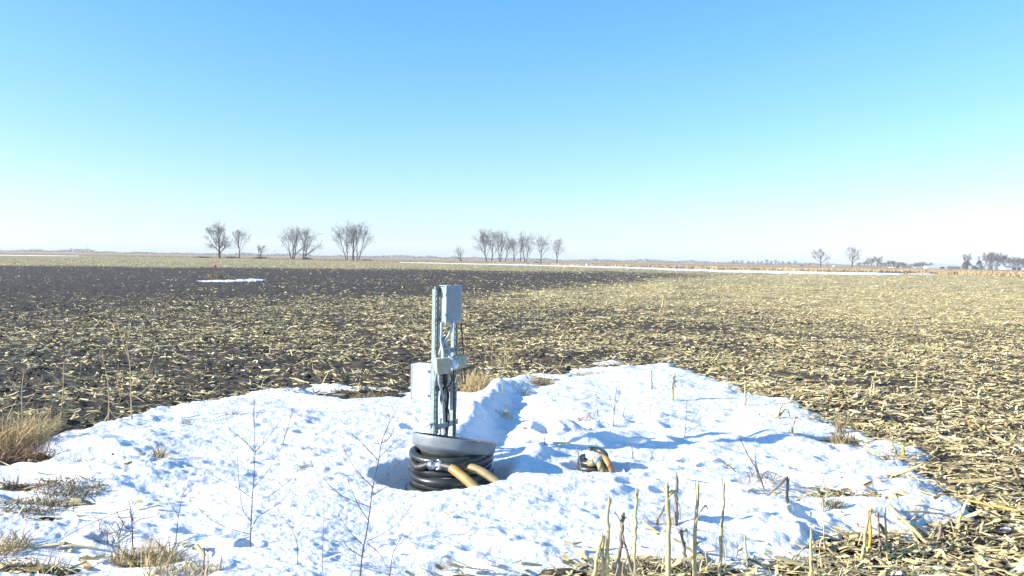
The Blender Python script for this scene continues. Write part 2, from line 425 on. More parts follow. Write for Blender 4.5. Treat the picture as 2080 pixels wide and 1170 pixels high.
def make_snow():
    t = np.arange(-.80, .78, .0021); y = np.geomspace(2.6, 15.5, 640)
    T, Y = np.meshgrid(t, y); X = T * Y
    x = X.ravel(); yy = Y.ravel(); s = snow_s(x, yy)
    z = snow_z(x, yy, s)
    V = np.stack([x, yy, z], -1); na = len(t); nr = len(y)
    i = np.arange(nr - 1)[:, None] * na; j = np.arange(na - 1)[None, :]
    Fq = np.stack([i + j, i + j + 1, i + na + j + 1, i + na + j], -1).reshape(-1, 4)
    keep = (s[Fq] > -.12).any(1); Fq = Fq[keep]
    used = np.unique(Fq); mp = np.full(len(V), -1); mp[used] = np.arange(len(used))
    o = np_mesh('snow', V[used], mp[Fq], M['snow']); tag(o, kind='structure')
make_snow()
def surf(x, y):
    """top of snow or soil at a point"""
    xa = np.array([x]); ya = np.array([y]); s = snow_s(xa, ya)
    return float(max(ground_z(xa, ya, s)[0], snow_z(xa, ya, s)[0]))
def base_at(px, py):
    p = gp(px, py, .04)
    for _ in range(3): p = gp(px, py, surf(p.x, p.y))
    return p

def far_snow(name, top, bot, amp=.12, n=160, thick=.10):
    """thin snow sheet lying on the field; top/bot = far and near edges"""
    xs = np.linspace(0, 1, n); tp = np.array(top, float); bt = np.array(bot, float)
    u = np.linspace(0, 1, len(tp)); V = []; Fq = []
    rows = 6
    for k in range(n):
        p0 = [np.interp(xs[k], u, tp[:, c]) for c in (0, 1)]; p1 = [np.interp(xs[k], u, bt[:, c]) for c in (0, 1)]
        a = gp(*p0, .05); b = gp(*p1, .05); e = float(fbm(np.array([k * .23]), np.array([1.0]), 3, 201)[0]); e2 = float(fbm(np.array([k * .31]), np.array([7.0]), 3, 205)[0])
        d = a - b; a2 = a + d * amp * 2 * e; b2 = b - d * amp * e2
        for q in range(rows + 1):
            f = q / rows; p = b2.lerp(a2, f); z = .04 + thick * math.sin(math.pi * f) * (1 + .6 * e2)
            V.append((p.x, p.y, -.05 if q in (0, rows) else z))
    for k in range(n - 1):
        for q in range(rows):
            i = k * (rows + 1) + q; Fq.append((i, i + rows + 1, i + rows + 2, i + 1))
    o = np_mesh(name, np.array(V), np.array(Fq), M['snow']); return tag(o, kind='structure')
far_snow('snow_strip', [(812, 532.2), (880, 533.4), (1080, 536.8), (1280, 541.6), (1460, 547.6), (1600, 550), (1780, 553), (1835, 555.8)],
         [(812, 533.2), (880, 535), (1080, 539.6), (1280, 545.4), (1460, 552.8), (1600, 556), (1780, 558.6), (1835, 557.3)])
far_snow('snow_strip', [(1845, 555.6), (1895, 556.4)], [(1845, 557), (1895, 557.4)], n=30)
far_snow('snow_strip', [(-40, 517.2), (60, 518.0), (160, 519.4)], [(-40, 518.6), (60, 519.3), (160, 520.2)], n=40)
far_snow('snow_patch', [(399, 570.2), (430, 568.8), (480, 567), (512, 565.3), (528, 565.8), (540, 568)], [(399, 570.6), (430, 571.2), (480, 571.4), (512, 570.9), (528, 570), (540, 568.3)], amp=.2, n=90, thick=.02)

# ---------------------------------------------------------------- corn residue: nobody could count it
def make_residue():
    rng = np.random.RandomState(5)
    rings = [(3.2, 7, 1000, 1.0), (7, 12, 680, 1.0), (12, 20, 340, 1.0), (20, 35, 140, 1.1), (35, 65, 36, 1.4), (65, 125, 6, 2.0), (125, 270, 1.1, 3.0)]
    P = []; S = []
    for r0_, r1_, dens, sc in rings:
        area = R(88) / 2 * (r1_ ** 2 - r0_ ** 2); n = int(area * dens)
        r = np.sqrt(rng.uniform(r0_ ** 2, r1_ ** 2, n)); a = rng.uniform(R(-44), R(44), n)
        x = r * np.sin(a); y = r * np.cos(a)
        c = cover(x, y); clump = .32 + 1.15 * np.clip(.5 + 1.5 * fbm(x * 1.6, y * 1.6, 3, 301) + .5 * fbm(x * .3, y * .5, 2, 311), 0, 1)
        s = snow_s(x, y)
        pr = np.clip(c ** 1.4 * clump, 0, 1) * np.where(s > .03, np.where(s < .10, .55, np.where(s < .24, .13, 0.006)), 1.0)
        k = rng.rand(n) < pr
        P.append(np.stack([x[k], y[k], s[k]], -1)); S.append(np.full(k.sum(), sc))
    P = np.concatenate(P); S = np.concatenate(S); n = len(P)
    ok = P[:, 1] < edge_far(P[:, 0] / P[:, 1]) * .99; P = P[ok]; S = S[ok]; n = len(P)
    x, y, s = P.T
    z = np.maximum(ground_z(x, y, s), np.where(s > -.1, snow_z(x, y, s), -1))
    L = np.clip(rng.lognormal(math.log(.072), .55, n), .03, .42) * S
    w = np.clip(rng.lognormal(math.log(.0068), .42, n), .003, .016) * S
    w = np.minimum(w, L * .3)
    leaf = rng.rand(n) < .35
    th = rng.vonmises(R(-12), .9, n) * .5 + rng.choice([0, math.pi], n)
    tilt = rng.normal(0, .16, n); up_ = (rng.rand(n) < .03) & (s < 0)
    tilt = np.where(up_, rng.uniform(.3, 1.0, n), tilt)
    roll_ = rng.normal(0, .6, n)
    d = np.stack([np.cos(th) * np.cos(tilt), np.sin(th) * np.cos(tilt), np.sin(tilt)], -1)
    side = np.stack([-np.sin(th), np.cos(th), np.zeros(n)], -1)
    nrm = np.cross(d, side)
    sd = side * np.cos(roll_)[:, None] + nrm * np.sin(roll_)[:, None]
    nn = np.cross(d, sd)
    cz = z + .012 + np.abs(np.sin(tilt)) * L * .45 + rng.uniform(0, .02, n)
    c = np.stack([x, y, cz], -1)
    bend = (rng.normal(0, .10, n) * np.where(leaf, 2.2, .5) * L)[:, None]
    tint = np.clip(rng.beta(2.6, 2.2, n) + .06 * leaf, 0, 1)
    tint = np.where(rng.rand(n) < .025, 1.0, np.where(rng.rand(n) < .10, tint * .3, tint))
    hl = (L / 2)[:, None] * d
    rows = []
    ridge = (w * .5)[:, None] * nn
    for f, wf, bz in ((-1, .8, -.5), (0, 1, .5), (1, .5, -.5)):
        q = c + hl * f + nn * bend * bz
        ww = (w * np.where(leaf, 1.4, 1.0) * wf)[:, None]
        rows += [q - sd * ww, q + ridge * wf, q + sd * ww]
    V = np.stack(rows, 1).reshape(-1, 3)
    b = (np.arange(n) * 9)[:, None]
    Fq = np.concatenate([b + np.array(q)[None] for q in ((0, 1, 4, 3), (1, 2, 5, 4), (3, 4, 7, 6), (4, 5, 8, 7))], 0)
    o = np_mesh('corn_residue', V, Fq, M['residue'], {'tint': np.repeat(tint, 9)})
    o.data.polygons.foreach_set('use_smooth', np.zeros(len(o.data.polygons), bool))
    tag(o, 'pale broken corn leaves and stalk pieces littering the dark field', 'crop residue', kind='stuff')
    print('residue', n)
make_residue()

# clods of dark soil along the snow edge and in the tilled soil
def make_clods():
    rng = np.random.RandomState(9)
    rings = [(4, 9, 26), (9, 16, 22), (16, 30, 6)]
    V = []; Fq = []
    base = np.array([(0, 0, 1), (1, 0, 0), (0, 1, 0), (-1, 0, 0), (0, -1, 0), (0, 0, -1)], float)
    fc = np.array([(0, 1, 2), (0, 2, 3), (0, 3, 4), (0, 4, 1), (5, 2, 1), (5, 3, 2), (5, 4, 3), (5, 1, 4)])
    PV = []; n0 = 0
    for a_, b_, dens in rings:
        area = R(88) / 2 * (b_ ** 2 - a_ ** 2); n = int(area * dens)
        r = np.sqrt(rng.uniform(a_ ** 2, b_ ** 2, n)); a = rng.uniform(R(-44), R(44), n)
        x = r * np.sin(a); y = r * np.cos(a); s = snow_s(x, y)
        k = (rng.rand(n) > cover(x, y) * .8) & (s < .0); PV.append(np.stack([x[k], y[k], s[k]], -1))
    P = np.concatenate(PV); n = len(P); z = ground_z(P[:, 0], P[:, 1], P[:, 2])
    R_ = np.clip(rng.lognormal(math.log(.028), .45, n), .010, .055)
    V = base[None] * R_[:, None, None] * rng.uniform(.6, 1.35, (n, 6, 3)) * np.array([1.2, 1.2, .75])
    th = rng.uniform(0, 6.28, n); c, s_ = np.cos(th)[:, None], np.sin(th)[:, None]
    X = V[..., 0] * c - V[..., 1] * s_; Y = V[..., 0] * s_ + V[..., 1] * c
    V = np.stack([X + P[:, :1], Y + P[:, 1:2], V[..., 2] + (z + R_ * .2)[:, None]], -1).reshape(-1, 3)
    Fq = ((np.arange(n) * 6)[:, None, None] + fc[None]).reshape(-1, 3)
    o = np_mesh('soil_clods', V, Fq, M['soil'], {'cover': np.zeros(len(V)), 'prairie': np.zeros(len(V))})
    o.data.polygons.foreach_set('use_smooth', np.zeros(len(o.data.polygons), bool))
    tag(o, 'dark crumbled soil clods scattered over the tilled field', 'soil', kind='stuff')
make_clods()

# ---------------------------------------------------------------- prairie grass in the ditch behind the field
def make_prairie():
    rng = np.random.RandomState(21); n = 60000
    t = rng.uniform(-.72, .72, n); f = rng.rand(n) ** 2.2
    px = 1040 + 1632 * t
    e = edge_far(t); dep = np.interp(px, [0, 800, 1000, 2080], [40, 50, 120, 160])
    y = e * 1.04 + 4 + f * dep; x = t * y
    dens = .5 + .5 * fbm(x * .05, y * .05, 3, 401); k = rng.rand(n) < dens * np.interp(px, [300, 760, 1000], [.18, .35, 1]) * 1.4
    x, y = x[k], y[k]; n = len(x); px = px[k]
    h = rng.uniform(.35, .95, n) * np.interp(px, [0, 800, 1200, 2080], [.35, .5, .9, 1.0]); w = rng.uniform(.10, .30, n)
    lean = rng.normal(0, .22, (n, 2)); a = rng.uniform(0, 3.14, n)
    b0 = np.stack([x - w * np.cos(a), y - w * np.sin(a), np.full(n, -.03)], -1); b1 = np.stack([x + w * np.cos(a), y + w * np.sin(a), np.full(n, -.03)], -1)
    tp = np.stack([x + lean[:, 0], y + lean[:, 1], h], -1)
    V = np.stack([b0, b1, tp], 1).reshape(-1, 3); Fq = np.arange(n * 3).reshape(-1, 3)
    o = np_mesh('prairie_grass', V, Fq, M['prairie']); tag(o, 'tan tall dead grass along the ditch beyond the field', 'grass', kind='stuff')
make_prairie()

# ---------------------------------------------------------------- bare trees
def perp(d, rng):
    v = Vector((rng.gauss(0, 1), rng.gauss(0, 1), rng.gauss(0, 1))); v -= d * v.dot(d); return v.normalized()
def bare_tree_meshes(seed, Ht, trunks=1, spread=.42, fork=.22, lean=0.0, levels=4, dens=1.0, rbase=None, twr=.025):
    rng = random.Random(seed); T = MB(); Cw = MB()
    def grow(p, d, L, r, lev):
        n = (7, 6, 4, 3, 2)[min(lev, 4)]
        pts = [p]; rad = [r]; q = p; dd = d.copy()
        for i in range(n):
            dd = dd + perp(dd, rng) * (.07 + .05 * lev) + Vector((0, 0, (.08, .07, .05, .0, -.05)[min(lev, 4)]))
            dd.normalize(); q = q + dd * (L / n); pts.append(q)
            rad.append(max(r * (1 - .75 * (i + 1) / n), twr * .5))
        (T if lev <= 1 else Cw).tube(pts, rad, n=(7, 5, 4, 3, 3)[min(lev, 4)], cap=False)
        if lev >= levels: return
        nc = int(round((10, 8, 6, 5, 4)[lev] * dens * rng.uniform(.85, 1.15)))
        for k in range(nc):
            if lev == 0:
                g0_ = (k + rng.uniform(.1, .9)) / nc; f = min(fork + (1 - fork) * g0_, .98)
                ang = (spread * 1.55 * (1 - g0_) + spread * .45 * g0_) * rng.uniform(.75, 1.2); Lc = Ht * (.66 - .30 * g0_) * rng.uniform(.75, 1.1)
            else:
                f = min(rng.uniform(.2, 1.0), .98); ang = rng.uniform(.3, .8); Lc = L * rng.uniform(.42, .62) * (1.2 - .5 * f)
            i = min(int(f * n), n - 1); g = f * n - i
            b = pts[i].lerp(pts[i + 1], g); bd = (pts[i + 1] - pts[i]).normalized()
            if lev == 0:
                a = (k * 2.4 + rng.uniform(-.4, .4)); pv = Vector((math.cos(a), math.sin(a), 0)); pv = (pv - bd * bd.dot(pv)).normalized()
            else: pv = perp(bd, rng)
            cd = (bd * math.cos(ang) + pv * math.sin(ang)).normalized()
            rr = (rad[i] * (1 - g) + rad[i + 1] * g)
            grow(b, cd, Lc, max(rr * (.6 if lev == 0 else .55), twr * (1.0 if lev >= 2 else 1.6)), lev + 1)
    r = (rbase or Ht * .022) * 1.25
    for k in range(trunks):
        off = Vector((0, 0, 0)) if trunks == 1 else Vector(((k - (trunks - 1) / 2) * Ht * .035, rng.uniform(-.3, .3), 0))
        ld = lean if trunks == 1 else (k - (trunks - 1) / 2) * .22 + lean
        d = Vector((ld, rng.uniform(-.08, .08), 1)).normalized()
        grow(off + Vector((0, 0, -.3)), d, Ht * .66 * rng.uniform(.92, 1.05), r * (1 if trunks == 1 else .8), 0)
    # rescale crown to the asked height
    hz = max(v[2] for v in T.v + Cw.v); s = Ht / hz
    for B in (T, Cw): B.v = [(v[0] * s, v[1] * s, v[2] * s) for v in B.v]
    return T, Cw
def tree(px, py_top, Y, label, seed, group='bare trees beyond the field', name='bare_tree', **kw):
    b = at(px, 500, Y); base = Vector((b.x, Y, 0)); Ht = at(px, py_top, Y).z
    t = empty(name, base, label, 'tree', group)
    T, Cw = bare_tree_meshes(seed, Ht, **kw)
    T.build('trunk', M['bark'], t); Cw.build('crown', M['twig'], t); return t
G1 = 'trees in the left and middle groups beyond the field'
tree(446, 446, 390, 'tallest wide bare tree, leftmost of all beyond the field', 1, G1, spread=.66, fork=.16, dens=1.12, rbase=.62)
tree(486, 461, 392, 'slender bare tree just right of the leftmost wide tree', 2, G1, spread=.45, fork=.3, dens=.85, rbase=.3)
tree(528, 494, 395, 'low broken leaning tree right of the slender bare tree', 3, G1, trunks=2, spread=.4, dens=.6, levels=3, rbase=.25)
tree(595, 456, 385, 'left half of the forked pair of rounded bare trees', 4, G1, trunks=3, dens=.70, spread=.55, lean=-.10, rbase=.36)
tree(617, 459, 386, 'right half of the forked pair, crown arching to the right', 5, G1, trunks=2, dens=.78, spread=.6, lean=.17, rbase=.38)
tree(705, 450, 380, 'left tree of the tight upright trio, crown leaning left', 6, G1, trunks=2, dens=.75, spread=.5, lean=-.12, rbase=.3)
tree(718, 446, 381, 'thick straight middle trunk of the tight upright trio', 7, G1, spread=.3, dens=.8, fork=.3, rbase=.42)
tree(727, 447, 379, 'right tree of the tight upright trio, crown leaning right', 8, G1, trunks=2, dens=.7, spread=.42, lean=.08, rbase=.3)
tree(937, 497, 560, 'low crooked tree leaning left before the middle row', 9, G1, trunks=2, spread=.6, lean=-.35, dens=.7, levels=3, rbase=.35)
tree(989, 461, 560, 'big spreading bare tree at left end of the middle row', 10, G1, spread=.5, fork=.2, lean=-.12, dens=1.05, rbase=.42)
tree(999, 462, 570, 'second tree of the middle row, close behind the big spreading one', 11, G1, dens=.9, spread=.4, lean=.05, rbase=.4)
tree(1016, 462, 565, 'forked tree in the middle row, third from its left end', 12, G1, trunks=2, dens=.78, spread=.42, lean=.02, rbase=.4)
tree(1026, 478, 560, 'small tree leaning right in the centre of the middle row', 13, G1, spread=.4, lean=.3, dens=.8, rbase=.3)
tree(1044, 480, 575, 'thin low tree at the gap in the middle row', 14, G1, trunks=2, spread=.4, dens=.7, rbase=.26)
tree(1058, 478, 575, 'thin upright tree just right of the gap in the middle row', 15, G1, spread=.35, dens=.75, rbase=.25)
tree(1068, 467, 570, 'twin trunked tall tree in the right half of the middle row', 16, G1, trunks=2, dens=.8, spread=.42, rbase=.36)
tree(1099, 475, 575, 'rounded bare tree second from right in the middle row', 17, G1, spread=.42, fork=.3, dens=.9, rbase=.38)
tree(1132, 480, 575, 'slim bare tree standing alone at the right end of the middle row', 18, G1, spread=.4, fork=.25, dens=.85, rbase=.38)
tree(1668, 503, 860, 'broad vase shaped tree, left of the two lone trees on the right', 19, 'two lone trees on the right', spread=.72, fork=.25, dens=1.05, rbase=.7, twr=.03)
tree(1732, 500, 860, 'spreading tree with drooping left limb, right of the two lone trees', 20, 'two lone trees on the right', spread=.72, fork=.25, dens=1.05, rbase=.75, twr=.035)
# shared far trees: copies
FT = []
for k in range(4):
    T, Cw = bare_tree_meshes(50 + k, 12, spread=.5, fork=.2, dens=.75, levels=4, rbase=.28, twr=.055, trunks=1 + k % 2)
    r = empty('bare_tree', (0, 0, 0), '', 'tree'); T.build('trunk', M['bark'], r); Cw.build('crown', M['farbark'], r); FT.append(r)
used = set()
def far_tree(k, px, Y, top, label, group, rz=0, wide=1.0):
    src = FT[k]; b = at(px, 500, Y); hh = max(at(px, top, Y).z, 1.0)
    if k not in used: r = src; used.add(k)
    else:
        r = src.copy(); C.objects.link(r)
        for ch in src.children:
            c = ch.copy(); C.objects.link(c); c.parent = r
    r.location = (b.x, Y, 0); s = hh / 12; r.scale = (s * wide, s * wide, s); r.rotation_euler = (0, 0, rz)
    tag(r, label, 'tree', group); return r
rg = random.Random(3)
for i in range(13):
    px = 1492 + i * 9.2 + rg.uniform(-3, 3)
    far_tree(rg.randrange(4), px, 1300 + rg.uniform(-30, 30), 525 + rg.uniform(0, 5), 'small faint tree in the far hedgerow left of the two lone trees', 'trees of the far hedgerow', rg.uniform(0, 6))
far_tree(0, 1616, 1250, 528, 'small round tree alone right of the far hedgerow', 'single far trees', 1)
far_tree(1, 1646, 1250, 534, 'tiny shrub sized tree left of the broad vase shaped tree', 'single far trees', 2, 1.6)
far_tree(2, 1966, 900, 513, 'pale bare tree rising behind the dark round conifer', 'trees around the farmstead', 3, 1.0)
for i, (px, top, w) in enumerate([(2004, 511, 1.1), (2016, 509, 1.2), (2030, 512, 1.1), (2042, 514, 1.0)]):
    far_tree(i, px, 960, top, ['left tree', 'tallest tree', 'third tree', 'right tree'][i] + ' of the brown clump behind the grain bins', 'trees around the farmstead', i * 1.3, w)
for i in range(9):
    px = 2052 + i * 9; far_tree(rg.randrange(4), px, 1000 + rg.uniform(-20, 20), 522 + rg.uniform(-2, 3), 'brown bushy tree in the thicket behind the long white shed', 'thicket behind the long white shed', rg.uniform(0, 6), 1.9)
for i in range(18):
    px = 1748 + i * 8.5 + rg.uniform(-3, 3); top = 530 + rg.uniform(-3, 3) - (8 if i in (3, 4) else 0) + (i > 9) * 3.0
    far_tree(rg.randrange(4), px, 1020 + rg.uniform(-25, 25), top, 'grey bushy tree in the thicket left of the farm sheds', 'thicket left of the farm sheds', rg.uniform(0, 6), 1.7)

# far wood along the horizon: reads as one mass
def make_farwood():
    rng = np.random.RandomState(77); V = []
    xs = np.arange(-60, 2140, 1.1)
    for px in xs:
        prof = max(0, .55 + .9 * float(fbm(np.array([px * .02]), np.array([3.]), 3, 501)[0]) + .35 * float(fbm(np.array([px * .11]), np.array([9.]), 2, 505)[0]))
        extra = np.interp(px, [-60, 140, 145, 185, 190, 260, 380, 430, 520, 760, 900, 1000, 1150, 1300, 1400, 1500, 1800, 2140], [5, 5, 8.5, 8.5, 3, 3.5, 4, 6, 6, 4, 3.5, 2.5, 3, 5, 5, 4, 3, 3])
        hpx = 1.0 + extra * min(prof, 1.5)
        Y = 2100 + rng.uniform(-150, 150); n = 7
        hm = hpx * Y / F + 1.5
        for q in range(n):
            X = (px - 1040 + rng.uniform(-1.5, 1.5)) / F * Y; cz = hm * rng.rand() ** .8; yy = Y + rng.uniform(-15, 15); w = rng.uniform(.8, 2.6); a = rng.uniform(0, 3.14)
            V.append(((X - w * math.cos(a), yy - w * math.sin(a), max(cz - w * 1.2, -.5)), (X + w * math.cos(a), yy + w * math.sin(a), max(cz - w * .8, -.5)), (X + rng.uniform(-1, 1), yy, cz + w * .6)))
    V = np.array(V).reshape(-1, 3); Fq = np.arange(len(V)).reshape(-1, 3)
    o = np_mesh('far_wood', V, Fq, M['farwood']); tag(o, 'blue grey line of far woods along the whole horizon', 'woods', kind='stuff')
make_farwood()

# ---------------------------------------------------------------- shrubs, conifers at the farm
def leaf_mass(rng, n, rx, ry, rz_, cz, leaf, cone=0):
    B = MB()
    for _ in range(n):
        while True:
            p = Vector((rng.uniform(-1, 1), rng.uniform(-1, 1), rng.uniform(-1, 1)))
            if p.length < 1: break
        p = p * (p.length ** -.35 if p.length > .05 else 1)
        w = 1 - cone * (p.z * .5 + .5)
        q = Vector((p.x * rx * w, p.y * ry * w, cz + p.z * rz_)) * 1.0
        q *= rng.uniform(.9, 1.06)
        a = Vector((rng.gauss(0, 1), rng.gauss(0, 1), rng.gauss(0, 1))).normalized() * leaf; b = Vector((rng.gauss(0, 1), rng.gauss(0, 1), rng.gauss(0, 1))).normalized() * leaf
        B.add([q - a, q + b, q + a], [(0, 1, 2)])
    return B
def conifer(px, Y, top, wpx, label, seed, cone=.45):
    b = at(px, 500, Y); h = at(px, top, Y).z; r = wpx / 2 * Y / F; rng = random.Random(seed)
    t = empty('conifer', (b.x, Y, 0), label, 'tree', 'conifers of the farmstead')
    m = MB(); m.tube([(0, 0, -.3), (0, 0, h * .8)], [.22, .05], 6); m.build('trunk', M['bark'], t)
    leaf_mass(rng, 1500, r, r, h * .5, h * .5, .5, cone).build('crown', M['conifer'], t)
conifer(1965, 880, 530, 20, 'dark round conifer beside the left grain bin', 1, .3)
conifer(1990, 905, 529, 13, 'small dark conifer top showing behind the grain bins', 2, .4)
def shrub(px, Y, top, wpx, label, seed, m='farbark', group='low shrubs at the tree bases'):
    b = at(px, 500, Y); h = max(at(px, top, Y).z, .6); r = wpx / 2 * Y / F; rng = random.Random(seed)
    t = empty('shrub', (b.x, Y, 0), label, 'shrub', group); B = MB()
    for k in range(160):
        x = max(-.9, min(.9, rng.gauss(0, .45))) * r; a = Vector((x, rng.gauss(0, .1), -.05)); e = Vector((x + rng.gauss(0, .5), rng.gauss(0, .8), h * max(.25, 1 - (x / r) ** 2 * .6) * rng.uniform(.5, 1)))
        B.tube([a, (a + e) / 2 + Vector((rng.gauss(0, .15), 0, .1)), e], [.05, .04, .02], 3, False)
    B.tube([(-r * .92, 0, -.05), (0, .1, -.04), (r * .92, 0, -.05)], .3, 5)
    B.build('stems', M[m], t)
shrub(412, 392, 520, 40, 'low brown brush patch left of the leftmost tree foot', 1)
shrub(470, 393, 519.5, 36, 'low brown brush between the two leftmost trees', 2)
shrub(530, 396, 520, 44, 'low reddish brush under the broken leaning tree', 3)
shrub(624, 387, 522, 26, 'small brush at the foot of the forked pair', 4)
shrub(1090, 500, 531, 6, 'tiny dark bush on the ditch before the middle row', 5)
shrub(1630, 1000, 537, 8, 'small dark bush left of the broad vase shaped tree', 6)
shrub(745, 382, 526, 28, 'low brush right of the tight upright trio', 7)

# ---------------------------------------------------------------- farm buildings
def gable(B, x0, x1, y0, y1, h, hr, axis, B2, ov=.3):
    """walls into B, roof slabs into B2; axis = ridge direction"""
    if axis == 'x':
        ym = (y0 + y1) / 2
        B.add([(x0, y0, -.3), (x1, y0, -.3), (x1, y1, -.3), (x0, y1, -.3), (x0, y0, h), (x1, y0, h), (x1, y1, h), (x0, y1, h), (x0, ym, hr), (x1, ym, hr)],
              [(0, 1, 5, 4), (1, 2, 6, 9, 5), (2, 3, 7, 6), (3, 0, 4, 8, 7)])
        for yy, s in ((y0, -1), (y1, 1)):
            dy = ov * s; dz = -(hr - h) / (ym - y0) * ov
            a = [(x0 - ov, yy + dy, h + dz + .03), (x1 + ov, yy + dy, h + dz + .03), (x1 + ov, ym, hr + .03), (x0 - ov, ym, hr + .03)]
            B2.add(a + [(p[0], p[1], p[2] + .15) for p in a], [(0, 1, 2, 3), (4, 5, 6, 7), (0, 1, 5, 4), (1, 2, 6, 5), (2, 3, 7, 6), (3, 0, 4, 7)])
    else:
        n0 = len(B.v); n1 = len(B2.v); gable(B, y0, y1, x0, x1, h, hr, 'x', B2, ov)
        B.v[n0:] = [(p[1], p[0], p[2]) for p in B.v[n0:]]; B2.v[n1:] = [(p[1], p[0], p[2]) for p in B2.v[n1:]]
def building(pxl, pxr, Y, eave, ridge, depth, axis, label, roof, name='farm_shed', wall='wallwhite', rz=0, doors=()):
    xl = at(pxl, 500, Y).x; xr = at(pxr, 500, Y).x; c = (xl + xr) / 2; w = (xr - xl)
    h = at((pxl + pxr) / 2, eave, Y).z; hr = at((pxl + pxr) / 2, ridge, Y).z
    t = empty(name, (c, Y, 0), label, 'farm building', 'farm buildings on the right', rz)
    A, B = MB(), MB(); gable(A, -w / 2, w / 2, 0, depth, h, hr, axis, B)
    A.build('wall', M[wall], t, False); B.build('roof', M[roof], t, False)
    for f, wd, hd in doors:
        D = MB(); D.box((-w / 2 + f * w, -.03, hd / 2 - .1), (wd, .12, hd)); D.build('door', M['dark'], t, False)
    return t
building(1816, 1834, 930, 542.6, 540.2, 12, 'y', 'small white gabled shed, leftmost building of the farm', 'roof_d', doors=((.5, 3.5, 2.6),))
building(1835, 1852, 940, 544.5, 541.2, 9, 'x', 'low shed with dark roof right of the small gabled shed', 'roof_d', wall='roof_d')
building(1861, 1880, 920, 544.2, 543.8, 4, 'x', 'low white trailer shaped building left of the long barn', 'wallwhite')
building(1885, 1926, 895, 542, 540.5, 8, 'x', 'long low white shed before the tall barn', 'wallwhite', doors=((.75, 4.5, 2.6),))
# tall barn: its walls have their shade painted into the blue-grey colour
building(1906, 1952, 915, 541, 535.6, 16, 'x', 'tall barn with pale roof, blue shade painted into its walls', 'roof_l', wall='roof_and_shade_b')
building(2043, 2110, 860, 543, 540.2, 12, 'x', 'long white shed with dark doorways at the right edge', 'roof_and_shade_b', doors=((.28, 4.2, 2.7), (.43, 4.0, 2.7)))
building(1696, 1706, 1150, 541, 539.5, 8, 'x', 'tiny white farmhouse between the two lone trees', 'roof_l', name='farmhouse', doors=((.5, 1.4, 2.1),))
def grain_bin(pxl, pxr, Y, eave, top, label):
    xl = at(pxl, 500, Y).x; xr = at(pxr, 500, Y).x; r = (xr - xl) / 2; h = at(pxl, eave, Y).z; ht = at(pxl, top, Y).z
    t = empty('grain_bin', ((xl + xr) / 2, Y, 0), label, 'grain bin', 'grain bins of the farmstead')
    B = MB(); prof = [(r, -.3)]
    for k in range(12): z = h * k / 12; prof += [(r + .03, z + h / 48), (r, z + h / 24), (r + .03, z + h / 12 - .01)]
    prof.append((r, h)); B.lathe(prof, 40); w = B.build('wall', M['bin'], t)
    B = MB(); B.lathe([(r + .2, h - .1), (r * .12, ht - .2), (r * .12, ht), (.01, ht + .15)], 40); B.build('roof', M['bin'], t)
    D = MB(); D.box((-r * .55, -r * .86, 1.1), (1.0, .35, 2.2)); D.build('door', M['roof_and_shade_b'], t, False)
grain_bin(1969, 1981, 870, 540, 537, 'smallest grain bin, leftmost beside the dark conifer')
grain_bin(1982, 1997, 872, 539.5, 535.5, 'second grain bin from the left, pale domed roof')
grain_bin(2001, 2017, 868, 540, 535.2, 'third grain bin from the left, before the widest bin')
grain_bin(2013, 2036, 885, 540.5, 533, 'widest grain bin, rightmost with high conical roof')
grain_bin(1679.5, 1683, 1100, 538.5, 537, 'tiny white silo left of the tiny farmhouse')
# parked vehicle in front of the right shed is dark in the photograph: the shed doorways above

# pylons
def pylon(px, Y, top, label):
    b = at(px, 500, Y); h = at(px, top, Y).z; t = empty('pylon', (b.x, Y, 0), label, 'pylon', 'far power pylons'); B = MB()
    for sx in (-1, 1):
        for sy in (-1, 1): B.tube([(sx * h * .09, sy * h * .09, -.3), (sx * h * .025, sy * h * .025, h * .7), (sx * .2, sy * .2, h)], .16, 4)
    for k in range(7):
        z0 = h * .1 * k; z1 = h * .1 * (k + 1); w0 = h * (.09 - .065 * z0 / (h * .7)); w1 = h * (.09 - .065 * z1 / (h * .7))
        for sx in (-1, 1): B.tube([(sx * w0, -w0, z0), (-sx * w1, -w1, z1)], .09, 3)
    B.build('tower', M['steel'], t)
    for zz, l in ((.72, .2), (.84, .16), (.95, .12)):
        A = MB(); A.tube([(-h * l, 0, h * zz), (h * l, 0, h * zz)], .14, 4); A.build('arm', M['steel'], t)
pylon(558, 1900, 501, 'faint lattice pylon between the broken tree and the forked pair')
pylon(175, 1950, 488, 'faint lattice pylon near the left edge of the horizon')
pylon(1236, 2000, 518, 'faint lattice pylon right of the middle row of trees')

# ---------------------------------------------------------------- marker flag and white pedestal
p = gp(433, 545, 0)
t = empty('marker_flag', p, 'small orange flag on a wire in the dark field below the leftmost tree', 'marker flag')
m = MB(); m.tube([(0, 0, -.05), (0, 0, .62)], .012, 6); m.build('pole', M['steel'], t)
m = MB(); m.strip([(0.0, 0, .32), (.14, .03, .33), (.28, -.03, .30), (.38, .02, .32)], [.14, .14, .13, .13], (0, 0, 1)); m.build('flag', M['orange'], t, solid=.004)
p = gp(1192, 542.0, 0)
t = empty('utility_pedestal', p, 'small white pedestal beside the far snow strip right of the middle row', 'utility box')
m = MB(); m.lathe([(.26, -.1), (.26, .62), (.28, .64), (.28, .74), (.22, .86), (.1, .93), (.01, .95)], 20); m.build('body', M['white'], t)
m = MB(); m.box((0, -.27, .3), (.18, .03, .3)); m.build('hatch', M['encl'], t)

